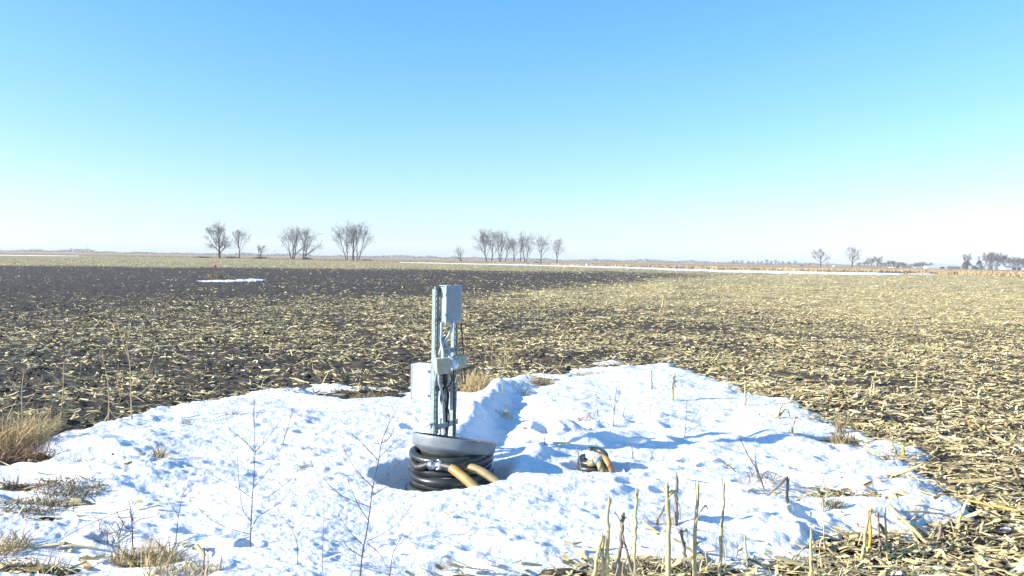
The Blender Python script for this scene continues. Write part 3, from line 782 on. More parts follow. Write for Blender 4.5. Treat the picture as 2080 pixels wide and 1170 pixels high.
# ================================================================ CONTROL POST
TB = at(880, 960, 6.6); TB = Vector((TB.x, TB.y, -.05))
RZ = R(45)
post = empty('control_post', TB, 'green grey twin strut post carrying electrical boxes behind the hose coil', 'control post', rz=RZ)
Minv = Matrix.Rotation(-RZ, 3, 'Z')
def loc(p): return Minv @ (Vector(p) - TB)
def LP(px, py, Y): return loc(at(px, py, Y))
ztop = at(880, 587, 6.6).z - TB.z
def strut(parent, x, y, z0, z1, lean=(0, 0), sz=.041):
    B = MB(); h = sz / 2; th = .003; L = z1 - z0; zc = (z0 + z1) / 2
    B.box((x - h + th / 2, y, zc), (th, sz, L))                                # plain flange
    B.box((x + h - th / 2, y, zc), (th, sz, L))
    sw = .009
    for s in (-1, 1): B.box((x + s * (h - th - sw / 2), y - h + th / 2, zc), (sw, th, L))
    gap = sz - 2 * th - 2 * sw
    z = z0 + .012
    while z < z1 - .02:
        B.box((x, y - h + th / 2 + .0008, z), (gap, th - .0016, .017)); z += .048
    for s in (-1, 1): B.box((x + s * (h - th - .004), y + h - th / 2, zc), (.008, th, L))
    cap = z1
    return B.build('strut_post', M['strut'], parent, False)
s1 = strut(post, 0, 0, -.25, ztop)
P2 = (.26, .06)
s2 = strut(post, P2[0], P2[1], -.25, ztop - .04)
def brace(z0, z1, yy=-.03):
    B = MB(); a = Vector((-.02, yy, z0)); b = Vector((P2[0] + .03, P2[1] + yy, z1)); d = (b - a); n = d.normalized()
    ang = math.atan2(d.y, d.x); m = Matrix.Rotation(ang, 3, 'Z') @ Matrix.Rotation(-math.atan2(d.z, math.hypot(d.x, d.y)), 3, 'Y')
    c = (a + b) / 2
    B.box(c, (d.length, .004, .041), M=m); 
    for s in (-1, 1): B.box(c + m @ Vector((0, .012, s * .0187)), (d.length, .02, .0035), M=m)
    o = B.build('cross_brace', M['strut'], post, False)
    for f in (.12, .88):
        q = a.lerp(b, f); K = MB(); K.tube([q + Vector((0, -.002, 0)), q + Vector((0, -.014, 0))], .009, 6); K.build('bolt', M['steel'], o)
brace(ztop - .03, ztop - .03); brace(.35, .36); brace(.98, .98); brace(.72, .72)
# top enclosure
ex0, ex1, ey0, ey1 = .026, .186, -.108, -.028
zb = at(915, 655, 6.55).z - TB.z; zt = at(915, 583, 6.55).z - TB.z; zc = (zb + zt) / 2; hh = zt - zb
B = MB(); B.box(((ex0 + ex1) / 2, (ey0 + ey1) / 2 + .012, zc), (ex1 - ex0, ey1 - ey0 - .024, hh)); enc = B.build('enclosure', M['encl'], post, bevel=.004, smooth=False)
B = MB(); B.box(((ex0 + ex1) / 2, ey0 + .010, zc), (ex1 - ex0 + .012, .024, hh + .012)); 
dr = B.build('door', M['encl_lid'], enc, bevel=.005, smooth=False)
B = MB(); B.box(((ex0 + ex1) / 2, ey0 - .0035, zc), (ex1 - ex0 - .02, .003, hh - .022)); B.build('door_panel', M['encl'], enc, bevel=.001, smooth=False)
for f in (.22, .78):
    B = MB(); B.box((ex0 - .008, ey0 + .016, zb + hh * f), (.010, .034, .022)); B.build('latch', M['steel'], enc, bevel=.002, smooth=False)
    B = MB(); B.tube([(ex1 + .008, ey0 + .012, zb + hh * f - .018), (ex1 + .008, ey0 + .012, zb + hh * f + .018)], .006, 8); B.build('hinge', M['steel'], enc)
B = MB(); B.box(((ex0 + ex1) / 2, (ey0 + ey1) / 2, zt + .010), (ex1 - ex0 + .016, ey1 - ey0 + .016, .006)); B.build('rain_hood', M['encl_lid'], enc, bevel=.002, smooth=False)
for f in (0.05, .95):
    B = MB(); B.box((P2[0] * .5, -.012, zb + hh * f), (.30, .016, .03)); B.build('mounting_rail', M['strut'], enc, smooth=False)
B = MB(); B.tube([(ex0 + .09, ey0 + .04, zt + .012), (ex0 + .09, ey0 + .04, zt + .024)], [.012, .009], 8); B.build('vent_cap', M['black'], enc)
# white box behind the left strut
wc = at(856, 776, 6.78); wr = R(-24) - RZ
mz = Matrix.Rotation(wr, 3, 'Z'); c = loc(wc); hw = .285
B = MB(); B.box(c + mz @ Vector((.015, .03, 0)), (.175, .11, hw), M=mz); wb = B.build('white_box', M['white'], post, bevel=.004, smooth=False)
B = MB(); B.box(c + mz @ Vector((-.082, .01, 0)), (.016, .075, hw + .014), M=mz); B.build('flange', M['encl'], wb, bevel=.002, smooth=False)
for s in (-1, 1):
    B = MB(); B.box(c + mz @ Vector((.075, -.032, s * hw * .36)), (.03, .014, .02), M=mz); B.build('latch', M['steel'], wb, smooth=False)
B = MB(); B.box(c + mz @ Vector((.015, .03, hw / 2 + .006)), (.19, .125, .008), M=mz); B.build('top_cover', M['white'], wb, bevel=.002, smooth=False)
for zz in (-.1, .1):
    B = MB(); B.box(c + mz @ Vector((.115, .03, zz)), (.03, .03, .03), M=mz); B.build('bracket', M['steel'], wb, smooth=False)
# junction boxes
def jbox(px, py, Y, size, rot, m, name='junction_box', lid=True, face=-1):
    mr = Matrix.Rotation(rot[2], 3, 'Z') @ Matrix.Rotation(rot[1], 3, 'Y') @ Matrix.Rotation(rot[0], 3, 'X')
    mr = Minv @ mr; c = LP(px, py, Y)
    B = MB(); B.box(c, size, M=mr); o = B.build(name, M[m], post, bevel=.018, smooth=False)
    B = MB(); B.box(c + mr @ Vector((0, -size[1] / 2 - .004, 0)), (size[0] * 1.04, .010, size[2] * 1.04), M=mr); B.build('cover', M[m], o, bevel=.004, smooth=False)
    for sx in (-1, 1):
        for sz in (-1, 1):
            K = MB(); K.tube([c + mr @ Vector((sx * size[0] * .4, -size[1] / 2 - .008, sz * size[2] * .4)), c + mr @ Vector((sx * size[0] * .4, -size[1] / 2 - .012, sz * size[2] * .4))], .005, 6); K.build('screw', M['steel'], o)
    return o, c, mr
jbox(898, 742, 6.52, (.115, .09, .125), (0, R(-4), R(20)), 'tan_box')
jbox(918, 735, 6.56, (.055, .05, .13), (R(-10), R(-52), R(-12)), 'white')
jbox(933, 733, 6.66, (.10, .085, .10), (R(5), R(-10), R(28)), 'tan_box')
# weathered cable lump left of the tan box
# conduits
def conduit(pts, r, m, name='conduit', n=10, ribs=False):
    q = smooth_path([LP(*p) for p in pts], 10)
    B = MB(); rad = r
    if ribs: rad = [r * (1.0 if i % 2 else .86) for i in range(len(q))]
    B.tube(q, rad, n); return B.build(name, M[m], post)
conduit([(897, 655, 6.56), (897, 675, 6.56), (896, 692, 6.57), (900, 712, 6.55), (901, 728, 6.53)], .011, 'pvc')
conduit([(918, 655, 6.58), (917, 668, 6.59), (911, 682, 6.6), (903, 692, 6.6), (899, 705, 6.58), (899, 728, 6.54)], .012, 'pvc')
conduit([(892, 668, 6.6), (892, 690, 6.6), (902, 692, 6.58), (910, 705, 6.58), (911, 718, 6.57), (905, 728, 6.55)], .010, 'pvc')
conduit([(888, 691, 6.62), (896, 688, 6.6), (905, 684, 6.62), (913, 680, 6.66)], .010, 'steel')
conduit([(906, 690, 6.6), (899, 700, 6.57), (893, 716, 6.57), (889, 728, 6.6), (887, 735, 6.6)], .010, 'pvc')
conduit([(889, 712, 6.6), (885, 722, 6.58), (884, 738, 6.57), (886, 750, 6.57)], .014, 'tan_box', ribs=True)
conduit([(886, 757, 6.56), (884, 775, 6.58), (883, 790, 6.62), (885, 820, 6.66), (886, 860, 6.7)], .009, 'pvc')
conduit([(892, 757, 6.54), (892, 775, 6.55), (897, 795, 6.6), (901, 830, 6.68), (904, 880, 6.74), (904, 960, 6.76)], .011, 'pvc')
conduit([(905, 755, 6.55), (907, 775, 6.6), (899, 795, 6.62), (896, 812, 6.66), (905, 840, 6.75), (906, 890, 6.78), (905, 960, 6.8)], .010, 'black', 'cable')
conduit([(914, 757, 6.6), (918, 772, 6.62), (907, 790, 6.66), (900, 805, 6.7), (910, 830, 6.74), (912, 850, 6.72), (908, 890, 6.74)], .006, 'black', 'cable')
conduit([(921, 750, 6.62), (922, 790, 6.64), (922, 850, 6.66), (922, 900, 6.68), (922, 960, 6.7)], .0065, 'black', 'cable')
conduit([(934, 588, 6.66), (936, 640, 6.66), (939, 690, 6.68), (942, 725, 6.7), (944, 760, 6.7), (945, 779, 6.7)], .0055, 'black', 'cable')
conduit([(936, 750, 6.7), (938, 765, 6.7), (940, 778, 6.69), (945, 780, 6.69)], .005, 'black', 'cable')
conduit([(930, 748, 6.66), (928, 762, 6.68), (925, 776, 6.7), (918, 785, 6.72)], .004, 'weed_tan', 'cable')
conduit([(900, 752, 6.58), (903, 780, 6.62), (910, 800, 6.68), (908, 830, 6.72), (907, 870, 6.74), (909, 960, 6.76)], .012, 'black', 'cable')
conduit([(896, 752, 6.6), (890, 790, 6.64), (888, 830, 6.7), (889, 880, 6.7)], .007, 'black', 'cable')
conduit([(896, 850, 6.7), (895, 866, 6.72), (896, 890, 6.74)], .006, 'black', 'cable')
conduit([(883, 868, 6.64), (890, 880, 6.6), (900, 884, 6.62), (909, 876, 6.7), (913, 850, 6.72)], .003, 'black', 'cable')
conduit([(862, 868, 6.6), (872, 862, 6.58), (880, 860, 6.58)], .009, 'steel', 'anchor_stub')
conduit([(908, 762, 6.8), (905, 800, 6.84), (903, 840, 6.86), (903, 960, 6.88)], .017, 'steel', 'ground_pipe')

# ================================================================ HOSE COIL, LID, TAN HOSES
CZ = -.10
coil = empty('hose_coil', (COIL.x, COIL.y, CZ), 'stacked loops of black hose under the grey lid in the snow pit', 'hose')
B = MB(); pts = []; rg = random.Random(4)
for k in range(0, int(5.75 * 48)):
    a = 2 * math.pi * k / 48; lp = k / 48; u = max(0, lp - 4.4) / 1.35
    rr = .290 + .018 * math.sin(lp * 2.6 + 1) + .010 * math.sin(a * 2 + lp * 1.7) - .018 * u
    pts.append((rr * math.cos(a + 2.6), rr * math.sin(a + 2.6), .03 + min(lp, 4.4) * .056 + .006 * math.sin(a * 1.5 + lp) + .045 * u))
B.tube(pts, .032, 14); B.build('hose_loops', M['hose'], coil)
def cl(px, py, Y): return at(px, py, Y) - Vector((COIL.x, COIL.y, CZ))
B = MB(); q = smooth_path([cl(838, 935, 6.0), cl(846, 948, 5.92), cl(858, 948, 5.88), cl(872, 943, 5.85)], 12); B.tube(q, [.03 * (1 if i % 2 else .9) for i in range(len(q))], 12); B.build('hose_end', M['black'], coil)
a = cl(869, 944, 5.85); b = cl(901, 946, 5.83); d = (b - a).normalized()
B = MB(); L_ = (b - a).length
B.tube([a, a + d * .012, a + d * .0121, a + d * .05, a + d * .051, a + d * .075, a + d * .076, a + d * (L_)], [.026, .026, .036, .036, .027, .027, .035, .035], 16); cp = B.build('coupling', M['chrome'], coil)
B = MB(); e = a + d * .06; B.tube([e + Vector((0, 0, .03)), e + Vector((.02, -.02, .045)), e + Vector((.045, -.03, .03))], .006, 6); B.build('lever', M['chrome'], cp)
B = MB(); B.tube([e + Vector((0, -.03, -.02)), e + Vector((.02, -.045, -.02)), e + Vector((.045, -.04, -.01))], .006, 6); B.build('lever', M['chrome'], cp)

h1 = at(900, 946, 5.83)
tan1 = empty('tan_hose', h1, 'straight tan hose on the bright coupling running down to the snow', 'hose', 'tan hoses at the coil')
B = MB(); pw = [at(898, 946, 5.83), at(910, 948, 5.80), at(922, 952, 5.76)]; B.tube([p - h1 for p in smooth_path(pw, 6)], .034, 16); B.build('cuff', M['black'], tan1)
B = MB(); pw = [at(918, 951, 5.77), at(935, 964, 5.70), at(955, 981, 5.62), at(975, 1000, 5.55), at(985, 1012, 5.50)]; B.tube([p - h1 for p in smooth_path(pw, 8)], .035, 18); B.build('tube', M['tanhose'], tan1)
h2 = at(935, 945, 5.92)
tan2 = empty('tan_hose', h2, 'curved dull tan hose arching right from under the lid', 'hose', 'tan hoses at the coil')
B = MB(); pw = [at(925, 942, 6.0), at(945, 946, 5.9), at(975, 956, 5.82), at(1000, 972, 5.76), at(1020, 988, 5.72), at(1035, 1002, 5.70)]
B.tube([p - h2 for p in smooth_path(pw, 8)], .031, 18); B.build('tube', M['tanhose_pale'], tan2)

LR = .325
lc = Vector((COIL.x + .01, COIL.y - .0, .207))
lid = empty('basin_lid', lc, 'grey open round lid with litter inside lying tilted on the hose coil', 'lid')
lid.rotation_euler = (R(-11.6), R(7.0), 0)
B = MB(); B.lathe([(LR - .012, .112), (LR, .112), (LR + .004, .108), (LR + .002, .09), (LR - .003, .036), (LR - .010, .026), (LR - .05, .004), (LR - .085, -.02)], 96); B.build('rim', M['lid'], lid)
B = MB(); B.lathe([(LR - .08, -.016), (LR - .085, -.045), (LR - .10, -.055), (LR - .12, -.058), (.001, -.058)], 96); B.build('base_ring', M['black'], lid)
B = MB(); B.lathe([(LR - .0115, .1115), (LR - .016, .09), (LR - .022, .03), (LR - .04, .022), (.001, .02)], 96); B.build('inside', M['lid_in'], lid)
B = MB(); rgn = random.Random(12)
for k in range(700):
    a = rgn.uniform(-.2, 1.45); r_ = rgn.uniform(.66, .965) * LR; w = rgn.uniform(.006, .02)
    hmax = .118 * min(1, (1.5 - a) * 1.6) * (r_ / LR) ** 3
    c = Vector((r_ * math.cos(a), r_ * math.sin(a), .02 + hmax * rgn.random() ** .5))
    B.add([c + Vector((rgn.uniform(-w, w), rgn.uniform(-w, w), rgn.uniform(-w, w) * .5)) for _ in range(4)], [(0, 1, 2, 3)])
B.build('litter', M['rust'], lid, False)
# soft marks on the rim stay in the material

# ================================================================ SECOND HOSE END IN THE SNOW
HY = HOLE.y
hz = Vector((HOLE.x, HOLE.y, -.03))
ring = empty('hose_coil', hz, 'small black hose ring capped with snow, half buried on the right', 'hose')
def rl(px, py, Y): return at(px, py, Y) - hz
B = MB(); pts = []
for k in range(0, 2 * 40 + 6):
    a = 2 * math.pi * k / 40; lp = k / 40
    v = Vector(((.105 + .008 * math.sin(lp * 3)) * math.cos(a + 1), (.105) * math.sin(a + 1), -.045 + lp * .048))
    v = Matrix.Rotation(R(10), 3, 'X') @ (Matrix.Rotation(R(-6), 3, 'Y') @ v); pts.append(v + rl(1205, 938, HY + .03))
B.tube(pts, .026, 12); B.build('hose_loops', M['hose'], ring)
B = MB(); rs = random.Random(8); c0 = rl(1206, 929, HY + .13); n = 22; nz = 9
V = []
for i in range(nz):
    for k in range(n):
        ph = -.5 + i / (nz - 1) * (math.pi / 2 + .5); a = 2 * math.pi * k / n; j = 1 + .10 * rs.uniform(-1, 1)
        V.append(c0 + Vector((.100 * math.cos(ph) * math.cos(a) * j, .085 * math.cos(ph) * math.sin(a) * j, .062 * math.sin(ph) * j)))
Fc = [(i * n + k, i * n + (k + 1) % n, (i + 1) * n + (k + 1) % n, (i + 1) * n + k) for i in range(nz - 1) for k in range(n)] + [tuple(range(n - 1, -1, -1))]
B.add(V, Fc); B.build('snow_cap', M['snow'], ring)
h3 = rl(1220, 930, HY - .06)
th = empty('tan_hose', at(1212, 935, HY - .1), 'pale tan hose bending out of the small buried ring', 'hose', 'tan hoses at the buried ring')
o3 = th.location.copy()
B = MB(); B.tube([p - o3 for p in smooth_path([at(1214, 936, HY - .06), at(1219, 945, HY - .13), at(1224, 960, HY - .16), at(1227, 975, HY - .17), at(1228, 990, HY - .17)], 8)], .028, 16); B.build('tube', M['tanhose_pale'], th)
B = MB(); B.tube([p - o3 for p in smooth_path([at(1198, 942, HY - .07), at(1205, 940, HY - .10), at(1213, 936, HY - .10), at(1222, 929, HY - .04)], 6)], [.026] * 6 + [.027] * 7 + [.025] * 6, 16); B.build('cuff', M['pvc'], th)
B = MB(); B.tube([p - o3 for p in smooth_path([at(1196, 941, HY - .06), at(1201, 941, HY - .10), at(1207, 940, HY - .115)], 6)], .027, 14); B.build('stub', M['tanhose_pale'], th)
th = empty('tan_hose', at(1226, 930, HY - .06), 'orange tan hose arching down at the right of the buried ring', 'hose', 'tan hoses at the buried ring'); o4 = th.location.copy()
B = MB(); B.tube([p - o4 for p in smooth_path([at(1216, 929, HY), at(1227, 931, HY - .06), at(1235, 941, HY - .11), at(1240, 956, HY - .14), at(1242, 972, HY - .15), at(1242, 990, HY - .15)], 8)], .028, 16); B.build('tube', M['orange_hose'], th)

# ================================================================ PLANTS IN THE FOREGROUND
def px_small(base): return base[1] < 700
def stalk(base, top, label, m='stalk', r=.010, leaves=(), bentto=None, seed=0, lying=False, group='standing corn stalks', dY=0.0):
    rng = random.Random(seed * 7 + 3)
    if base[1] > 1165 and not lying: b = base_at(base[0] - (top[0] - base[0]) / (base[1] - top[1]) * 30, base[1] + 28)
    else: b = base_at(*base)
    b.z -= .04
    tp = at(top[0], top[1], b.y + dY)
    if lying:
        tp = base_at(*top); tp.z += .03; b.z += .05
    t = empty('corn_stalk', b, label, 'corn stalk', group)
    n = 16; pts = []; rad = []; d = tp - b
    off = Vector((rng.uniform(-1, 1), rng.uniform(-1, 1), 0)) * d.length * .015
    node = rng.uniform(.0, .2)
    for i in range(n + 1):
        f = i / n; pts.append(d * f + off * math.sin(f * 5) + Vector((rng.uniform(-1, 1), rng.uniform(-1, 1), 0)) * r * .42)
        ph = ((f * d.length + node) % .15) / .15
        rad.append(r * (1.12 - .42 * f) * (1.28 if ph < .1 else 1))
    rad[-1] = r * .25
    B = MB(); B.tube(pts, rad, 8)
    # torn slivers at the top
    for k in range(3):
        a = rng.uniform(0, 6.28); B.strip([pts[-3], pts[-2] + Vector((math.cos(a), math.sin(a), 0)) * r * .9, pts[-1] + Vector((math.cos(a) * r * 1.6, math.sin(a) * r * 1.6, rng.uniform(-.01, .025)))], [r * .5, r * .35, r * .05], (math.sin(a), -math.cos(a), 0))
    B.build('stalk', M[m], t)
    if bentto:
        e = at(bentto[0], bentto[1], tp.y - .05) - b; B = MB(); q = d.copy()
        B.tube([q, q.lerp(e, .1) + Vector((0, 0, .008)), q.lerp(e, .5), e], [r * .6, r * .8, r * .75, r * .6], 8); B.build('broken_top', M[m], t)
    auto = [] if lying or px_small(base) else [(rng.uniform(.12, .7), rng.choice((-1, 1)) * rng.uniform(.015, .05), -rng.uniform(.05, .14), rng.uniform(.004, .010)) for _ in range(3)]
    for (f, dx, dz, w) in list(leaves) + auto:
        s = d * f; e = s + Vector((dx, rng.uniform(-.05, .05), dz)); mid = s.lerp(e, .5) + Vector((dx * .25, 0, abs(dx) * .5 + .02))
        q = smooth_path([s, s.lerp(mid, .6) + Vector((0, 0, .015)), mid, e], 4)
        B = MB(); nn = len(q); B.strip(q, [w * (1 - (i / nn) ** 2 * .85) for i in range(nn)], (rng.uniform(-.4, .4), 1, rng.uniform(-.3, .5))); B.build('leaf', M['husk'], t, solid=.0015)
    return t
S = stalk
S((1232, 1170), (1237, 1008), 'tall pale corn stalk, tallest at the left end of the bottom row', r=.011, leaves=((.35, .03, -.05, .008),), seed=1)
S((1204, 1170), (1223, 1082), 'short stalk leaning right at the far left of the bottom row', r=.010, seed=2, leaves=((.7, .02, -.08, .010),))
S((1222, 1170), (1226, 1086), 'short upright stalk between the leaning one and the tallest left one', r=.011, seed=3)
S((1258, 1170), (1262, 1042), 'thick grey stalk with split top right of the tallest left one', 'stalk_g', r=.013, leaves=((.85, .05, -.02, .012), (.9, -.06, -.01, .010)), seed=4)
S((1288, 1168), (1265, 1085), 'dark thin stalk leaning left onto the thick grey stalk', 'stalk_g', r=.008, seed=5)
S((1290, 1170), (1291, 992), 'straight thin stalk with knotty joints in the middle left of the bottom row', r=.009, leaves=((.55, .02, .04, .005),), seed=6)
S((1354, 1170), (1360, 980), 'thick pale stalk with husk at its top centre of the bottom row', r=.013, leaves=((.55, -.04, -.10, .018), (.9, .04, -.08, .012), (.86, .05, -.04, .012)), seed=7)
S((1376, 1068), (1373, 962), 'grey frayed stalk behind the thick pale one', 'stalk_g', r=.013, leaves=((.75, -.03, -.16, .012),), seed=8)
S((1330, 1058), (1354, 1016), 'small dark stalk leaning against the thick pale one', 'stalk_g', r=.008, seed=9)
S((1398, 1160), (1383, 1072), 'bent grey stalk between the husked stalk and the leaf looped one', 'stalk_g', r=.011, leaves=((.95, -.06, -.10, .016), (.9, .05, -.10, .014)), seed=10)
S((1411, 1170), (1417, 975), 'stalk with a pale looped leaf near its thin top', r=.011, leaves=((.66, .07, .02, .022), (.45, .05, -.09, .012), (.6, -.02, -.12, .012)), seed=11)
S((1464, 1170), (1469, 977), 'slim tall stalk standing alone right of the leaf looped one', r=.009, leaves=((.5, .02, -.07, .010), (.2, .07, -.10, .010)), seed=12)
S((1521, 1152), (1512, 1086), 'short thin spike leaning left beyond the slim tall stalk', r=.006, seed=13)
S((1438, 1146), (1362, 1100), 'broken stalk lying across the foot of the centre stalks', r=.009, lying=True, seed=14, group='fallen corn stalks')
S((1336, 1086), (1303, 1068), 'short pale stalk piece lying on the snow behind the bottom row', r=.010, lying=True, seed=15, group='fallen corn stalks')
S((1645, 1170), (1650, 1074), 'plain upright stalk at the bottom between both stalk rows', r=.009, seed=16)
S((1678, 1128), (1670, 1012), 'very thin wavy stalk with splayed leaves at its foot', r=.005, leaves=((.05, .10, -.10, .010), (.1, .06, -.12, .010)), seed=17)
S((1749, 1148), (1765, 1035), 'pale stalk with yellow foot leaning right, left of the right hand cluster', r=.010, seed=18)
S((1766, 1136), (1768, 1030), 'bright yellow stalk in the right hand cluster', 'stalk_y', r=.010, seed=19)
S((1790, 1140), (1783, 1040), 'pinkish grey stalk right of the bright yellow one', 'stalk_g', r=.009, leaves=((.9, -.03, -.05, .01),), seed=20)
S((1803, 1128), (1797, 1028), 'thin dry stalk at the right of the right hand cluster', r=.007, leaves=((.3, .03, -.10, .010), (.97, .10, .01, .010)), seed=21)
S((1888, 1112), (1802, 1032), 'long pale stalk fallen toward the right from the right hand cluster', r=.011, lying=True, seed=22, group='fallen corn stalks')
S((1884, 1128), (1838, 1072), 'thin stalk lying below the long fallen pale one', r=.007, lying=True, seed=23, group='fallen corn stalks')
S((1596, 1038), (1600, 970), 'broken reddish stalk folded over to the left in the snow', 'stalk_g', r=.013, bentto=(1561, 1004), seed=24)
S((1836, 936), (1835, 900), 'stub with orange foot at the snow edge on the right', 'stalk_y', r=.014, leaves=((.9, -.16, .12, .010),), seed=25)
S((1830, 932), (1808, 890), 'pale bent leaf stalk left of the orange footed stub', r=.009, leaves=((.98, -.10, -.14, .012),), seed=26)
S((1941, 1082), (1953, 1040), 'stub leaning right at the edge of the bottom right litter', r=.012, leaves=((.9, .08, .08, .010),), seed=27)
S((1987, 1086), (1998, 1056), 'short pale stub in the bottom right litter beside the last snow', r=.010, seed=28)
S((1366, 812), (1370, 757), 'ragged husk covered stub on the far part of the snow', r=.014, leaves=((.7, .07, -.14, .02), (.9, -.06, -.2, .02), (.6, .05, -.2, .018)), seed=29)
S((1325, 790), (1323, 752), 'thin brown stub left of the ragged husk covered one', 'stalk_g', r=.010, seed=30)
S((1513, 822), (1514, 780), 'small pale stub near the upper right snow edge', r=.011, leaves=((.4, .03, -.1, .012),), seed=31)
S((1574, 850), (1588, 820), 'folded stub arching right near the upper right snow edge', r=.013, bentto=(1612, 815), leaves=((.2, .16, -.02, .02),), seed=32)
S((1608, 880), (1614, 846), 'pale leafy stub below the folded arching one', r=.010, leaves=((.9, -.02, -.16, .022), (.95, .06, -.14, .014), (.9, .09, -.18, .01)), seed=33)
S((1905, 1100), (1912, 1062), 'dark split stub before the bottom right litter', 'stalk_g', r=.011, leaves=((.9, .06, -.03, .01),), seed=34)
S((2085, 1045), (1955, 1022), 'long yellow stalk lying across the litter at the right edge', 'stalk_y', r=.010, lying=True, seed=35, group='fallen corn stalks')
S((1345, 625), (1348, 600), 'pale upright stub standing out in the far field', r=.03, seed=36)
S((1862, 792), (1863, 752), 'upright stub in the straw at the right, above the snow', r=.012, seed=37)
S((1768, 810), (1772, 765), 'slanted dry leaf stub in the straw above the snow', r=.010, leaves=((.9, .02, -.15, .02),), seed=38)

def grass(px, py, label, n, rad, h, m='grass', lean=(.05, 0), seed=0, ry=None, w=.0028, name='grass_tuft', group='dry grass tufts', flat=.5):
    rng = random.Random(seed + 100); b = base_at(px, py); ry = ry or rad * .6
    B = MB()
    for k in range(n):
        a = rng.uniform(0, 6.28); q = math.sqrt(rng.random()); s = Vector((q * rad * math.cos(a), q * ry * math.sin(a), 0))
        zb = surf(b.x + s.x, b.y + s.y) - b.z if k % 4 == 0 else zb if k else 0
        s.z = zb - .015
        L = h * rng.uniform(.45, 1.1); d = Vector((lean[0] * 4 + rng.gauss(0, flat), lean[1] * 4 + rng.gauss(0, flat), 1)).normalized()
        droop = rng.uniform(.1, .7)
        p1 = s + d * L * .5; d2 = (d + Vector((d.x, d.y, -.8)) * droop).normalized(); p2 = p1 + d2 * L * .3; p3 = p2 + (d2 + Vector((0, 0, -.5 * droop))).normalized() * L * .25
        ww = w * rng.uniform(.6, 1.3); sd = Vector((rng.uniform(-1, 1), rng.uniform(-1, 1), .2)).normalized()
        B.strip([s, p1, p2, p3], [ww, ww * .9, ww * .6, ww * .15], sd)
    o = B.build(name, M[m], None); 
    o.location = b; return tag(o, label, 'grass', group)
grass(25, 905, 'large golden grass clump at the left frame edge below the soil', 620, .30, .33, 'grass', (.05, 0), 1, .26)
grass(60, 880, 'tall golden grass at the back of the left edge clump', 260, .22, .30, 'grass', (.06, 0), 2, .2)
grass(40, 935, 'reddish brown grass at the foot of the left edge clump', 420, .30, .17, 'grass_r', (.05, 0), 3, .18)
grass(185, 942, 'dark matted grass patch on the snow right of the golden clump', 560, .19, .11, 'grass_d', (.12, 0), 4, .10, flat=1.0)
grass(140, 1003, 'long mat of olive brown grass lying across the left snow', 760, .24, .10, 'grass_d', (.14, .03), 5, .10, flat=1.1)
grass(70, 1045, 'lower left end of the olive brown grass mat', 760, .27, .10, 'grass_d', (.14, .03), 6, .11, flat=1.1)
grass(318, 935, 'small grass tuft with one long blade pointing up right', 110, .06, .17, 'grass_d', (.13, 0), 7, .04)
grass(30, 985, 'small brown tuft at the left edge between clump and mat', 160, .12, .10, 'grass_d', (.1, 0), 8, .06, flat=.9)
grass(300, 1150, 'bushy tan grass at the bottom left of the centre weeds', 420, .19, .17, 'grass', (.0, 0), 9, .1)
grass(375, 1165, 'fine tan grass at the bottom edge right of the bushy tuft', 220, .2, .12, 'grass', (.0, 0), 10, .08)
grass(40, 1165, 'tan grass in the bottom left corner', 360, .25, .13, 'grass_d', (.06, 0), 11, .1, flat=.8)
grass(20, 1125, 'bright straw tuft at the left edge under the arching twig', 160, .10, .14, 'grass', (.1, 0), 12, .06)
grass(225, 1085, 'thin tuft where the arching twig ends', 70, .09, .13, 'grass_d', (.0, 0), 13, .05)
grass(962, 795, 'fluffy pale grass clump just right of the control post', 480, .17, .30, 'grass', (.02, 0), 14, .12)
grass(930, 790, 'low brown grass behind the control post', 220, .22, .18, 'grass_d', (.02, 0), 15, .12)
grass(1010, 745, 'tall thin grass stems standing at the soil edge behind the post', 60, .25, .50, 'grass', (.02, 0), 16, .15)
grass(1100, 778, 'dark round grass tussock on the far snow', 340, .17, .17, 'grass_d', (.06, 0), 17, .1, flat=.8)
grass(1060, 795, 'pale low grass left of the dark tussock', 140, .18, .10, 'grass', (.04, 0), 18, .08, flat=.8)
grass(1025, 850, 'wispy tuft on the shaded drift right of the post', 60, .09, .14, 'grass', (-.03, 0), 19, .06)
grass(1190, 760, 'brown grass strip on the far snow edge', 220, .3, .10, 'grass_d', (.06, 0), 20, .07, flat=.8)
grass(1715, 908, 'grey clipped grass clump with stubs casting a long shadow on the right', 420, .12, .15, 'grass_d', (.0, 0), 21, .1, flat=.55)
grass(1707, 890, 'upright bristles at the back of the grey clump', 60, .05, .23, 'grass_d', (.0, 0), 22, .04, flat=.15)
grass(1740, 893, 'leaning bristles at the right of the grey clump', 20, .05, .22, 'grass_d', (-.08, 0), 23, .04, flat=.15)
grass(1545, 985, 'tangled grass under the crossing twigs in the right snow', 90, .12, .12, 'grass_d', (.0, 0), 24, .08, flat=.7)
grass(1690, 1030, 'small tuft in the snow right of the folded reddish stalk', 110, .08, .10, 'grass_d', (.05, 0), 25, .05)
grass(1790, 1018, 'flattened pale grass above the right hand cluster', 200, .18, .07, 'grass', (.12, 0), 26, .05, flat=1.2)
grass(1840, 972, 'dark curled tuft on the right snow tongue', 140, .09, .08, 'grass_d', (.1, 0), 27, .05, flat=1.0)
grass(480, 845, 'small tuft on the snow above the left centre weed', 60, .10, .09, 'grass_d', (.0, 0), 28, .06, flat=.8)
grass(375, 862, 'reddish tuft on the snow left of the centre weeds', 70, .10, .09, 'grass_r', (.04, 0), 29, .06, flat=.8)
grass(615, 845, 'faint tuft on the snow in front of the soil ridge', 50, .09, .08, 'grass_d', (.0, 0), 30, .06, flat=.8)
grass(620, 950, 'low dark tuft in the middle of the left snow', 70, .08, .07, 'grass_d', (.08, 0), 31, .05, flat=.9)
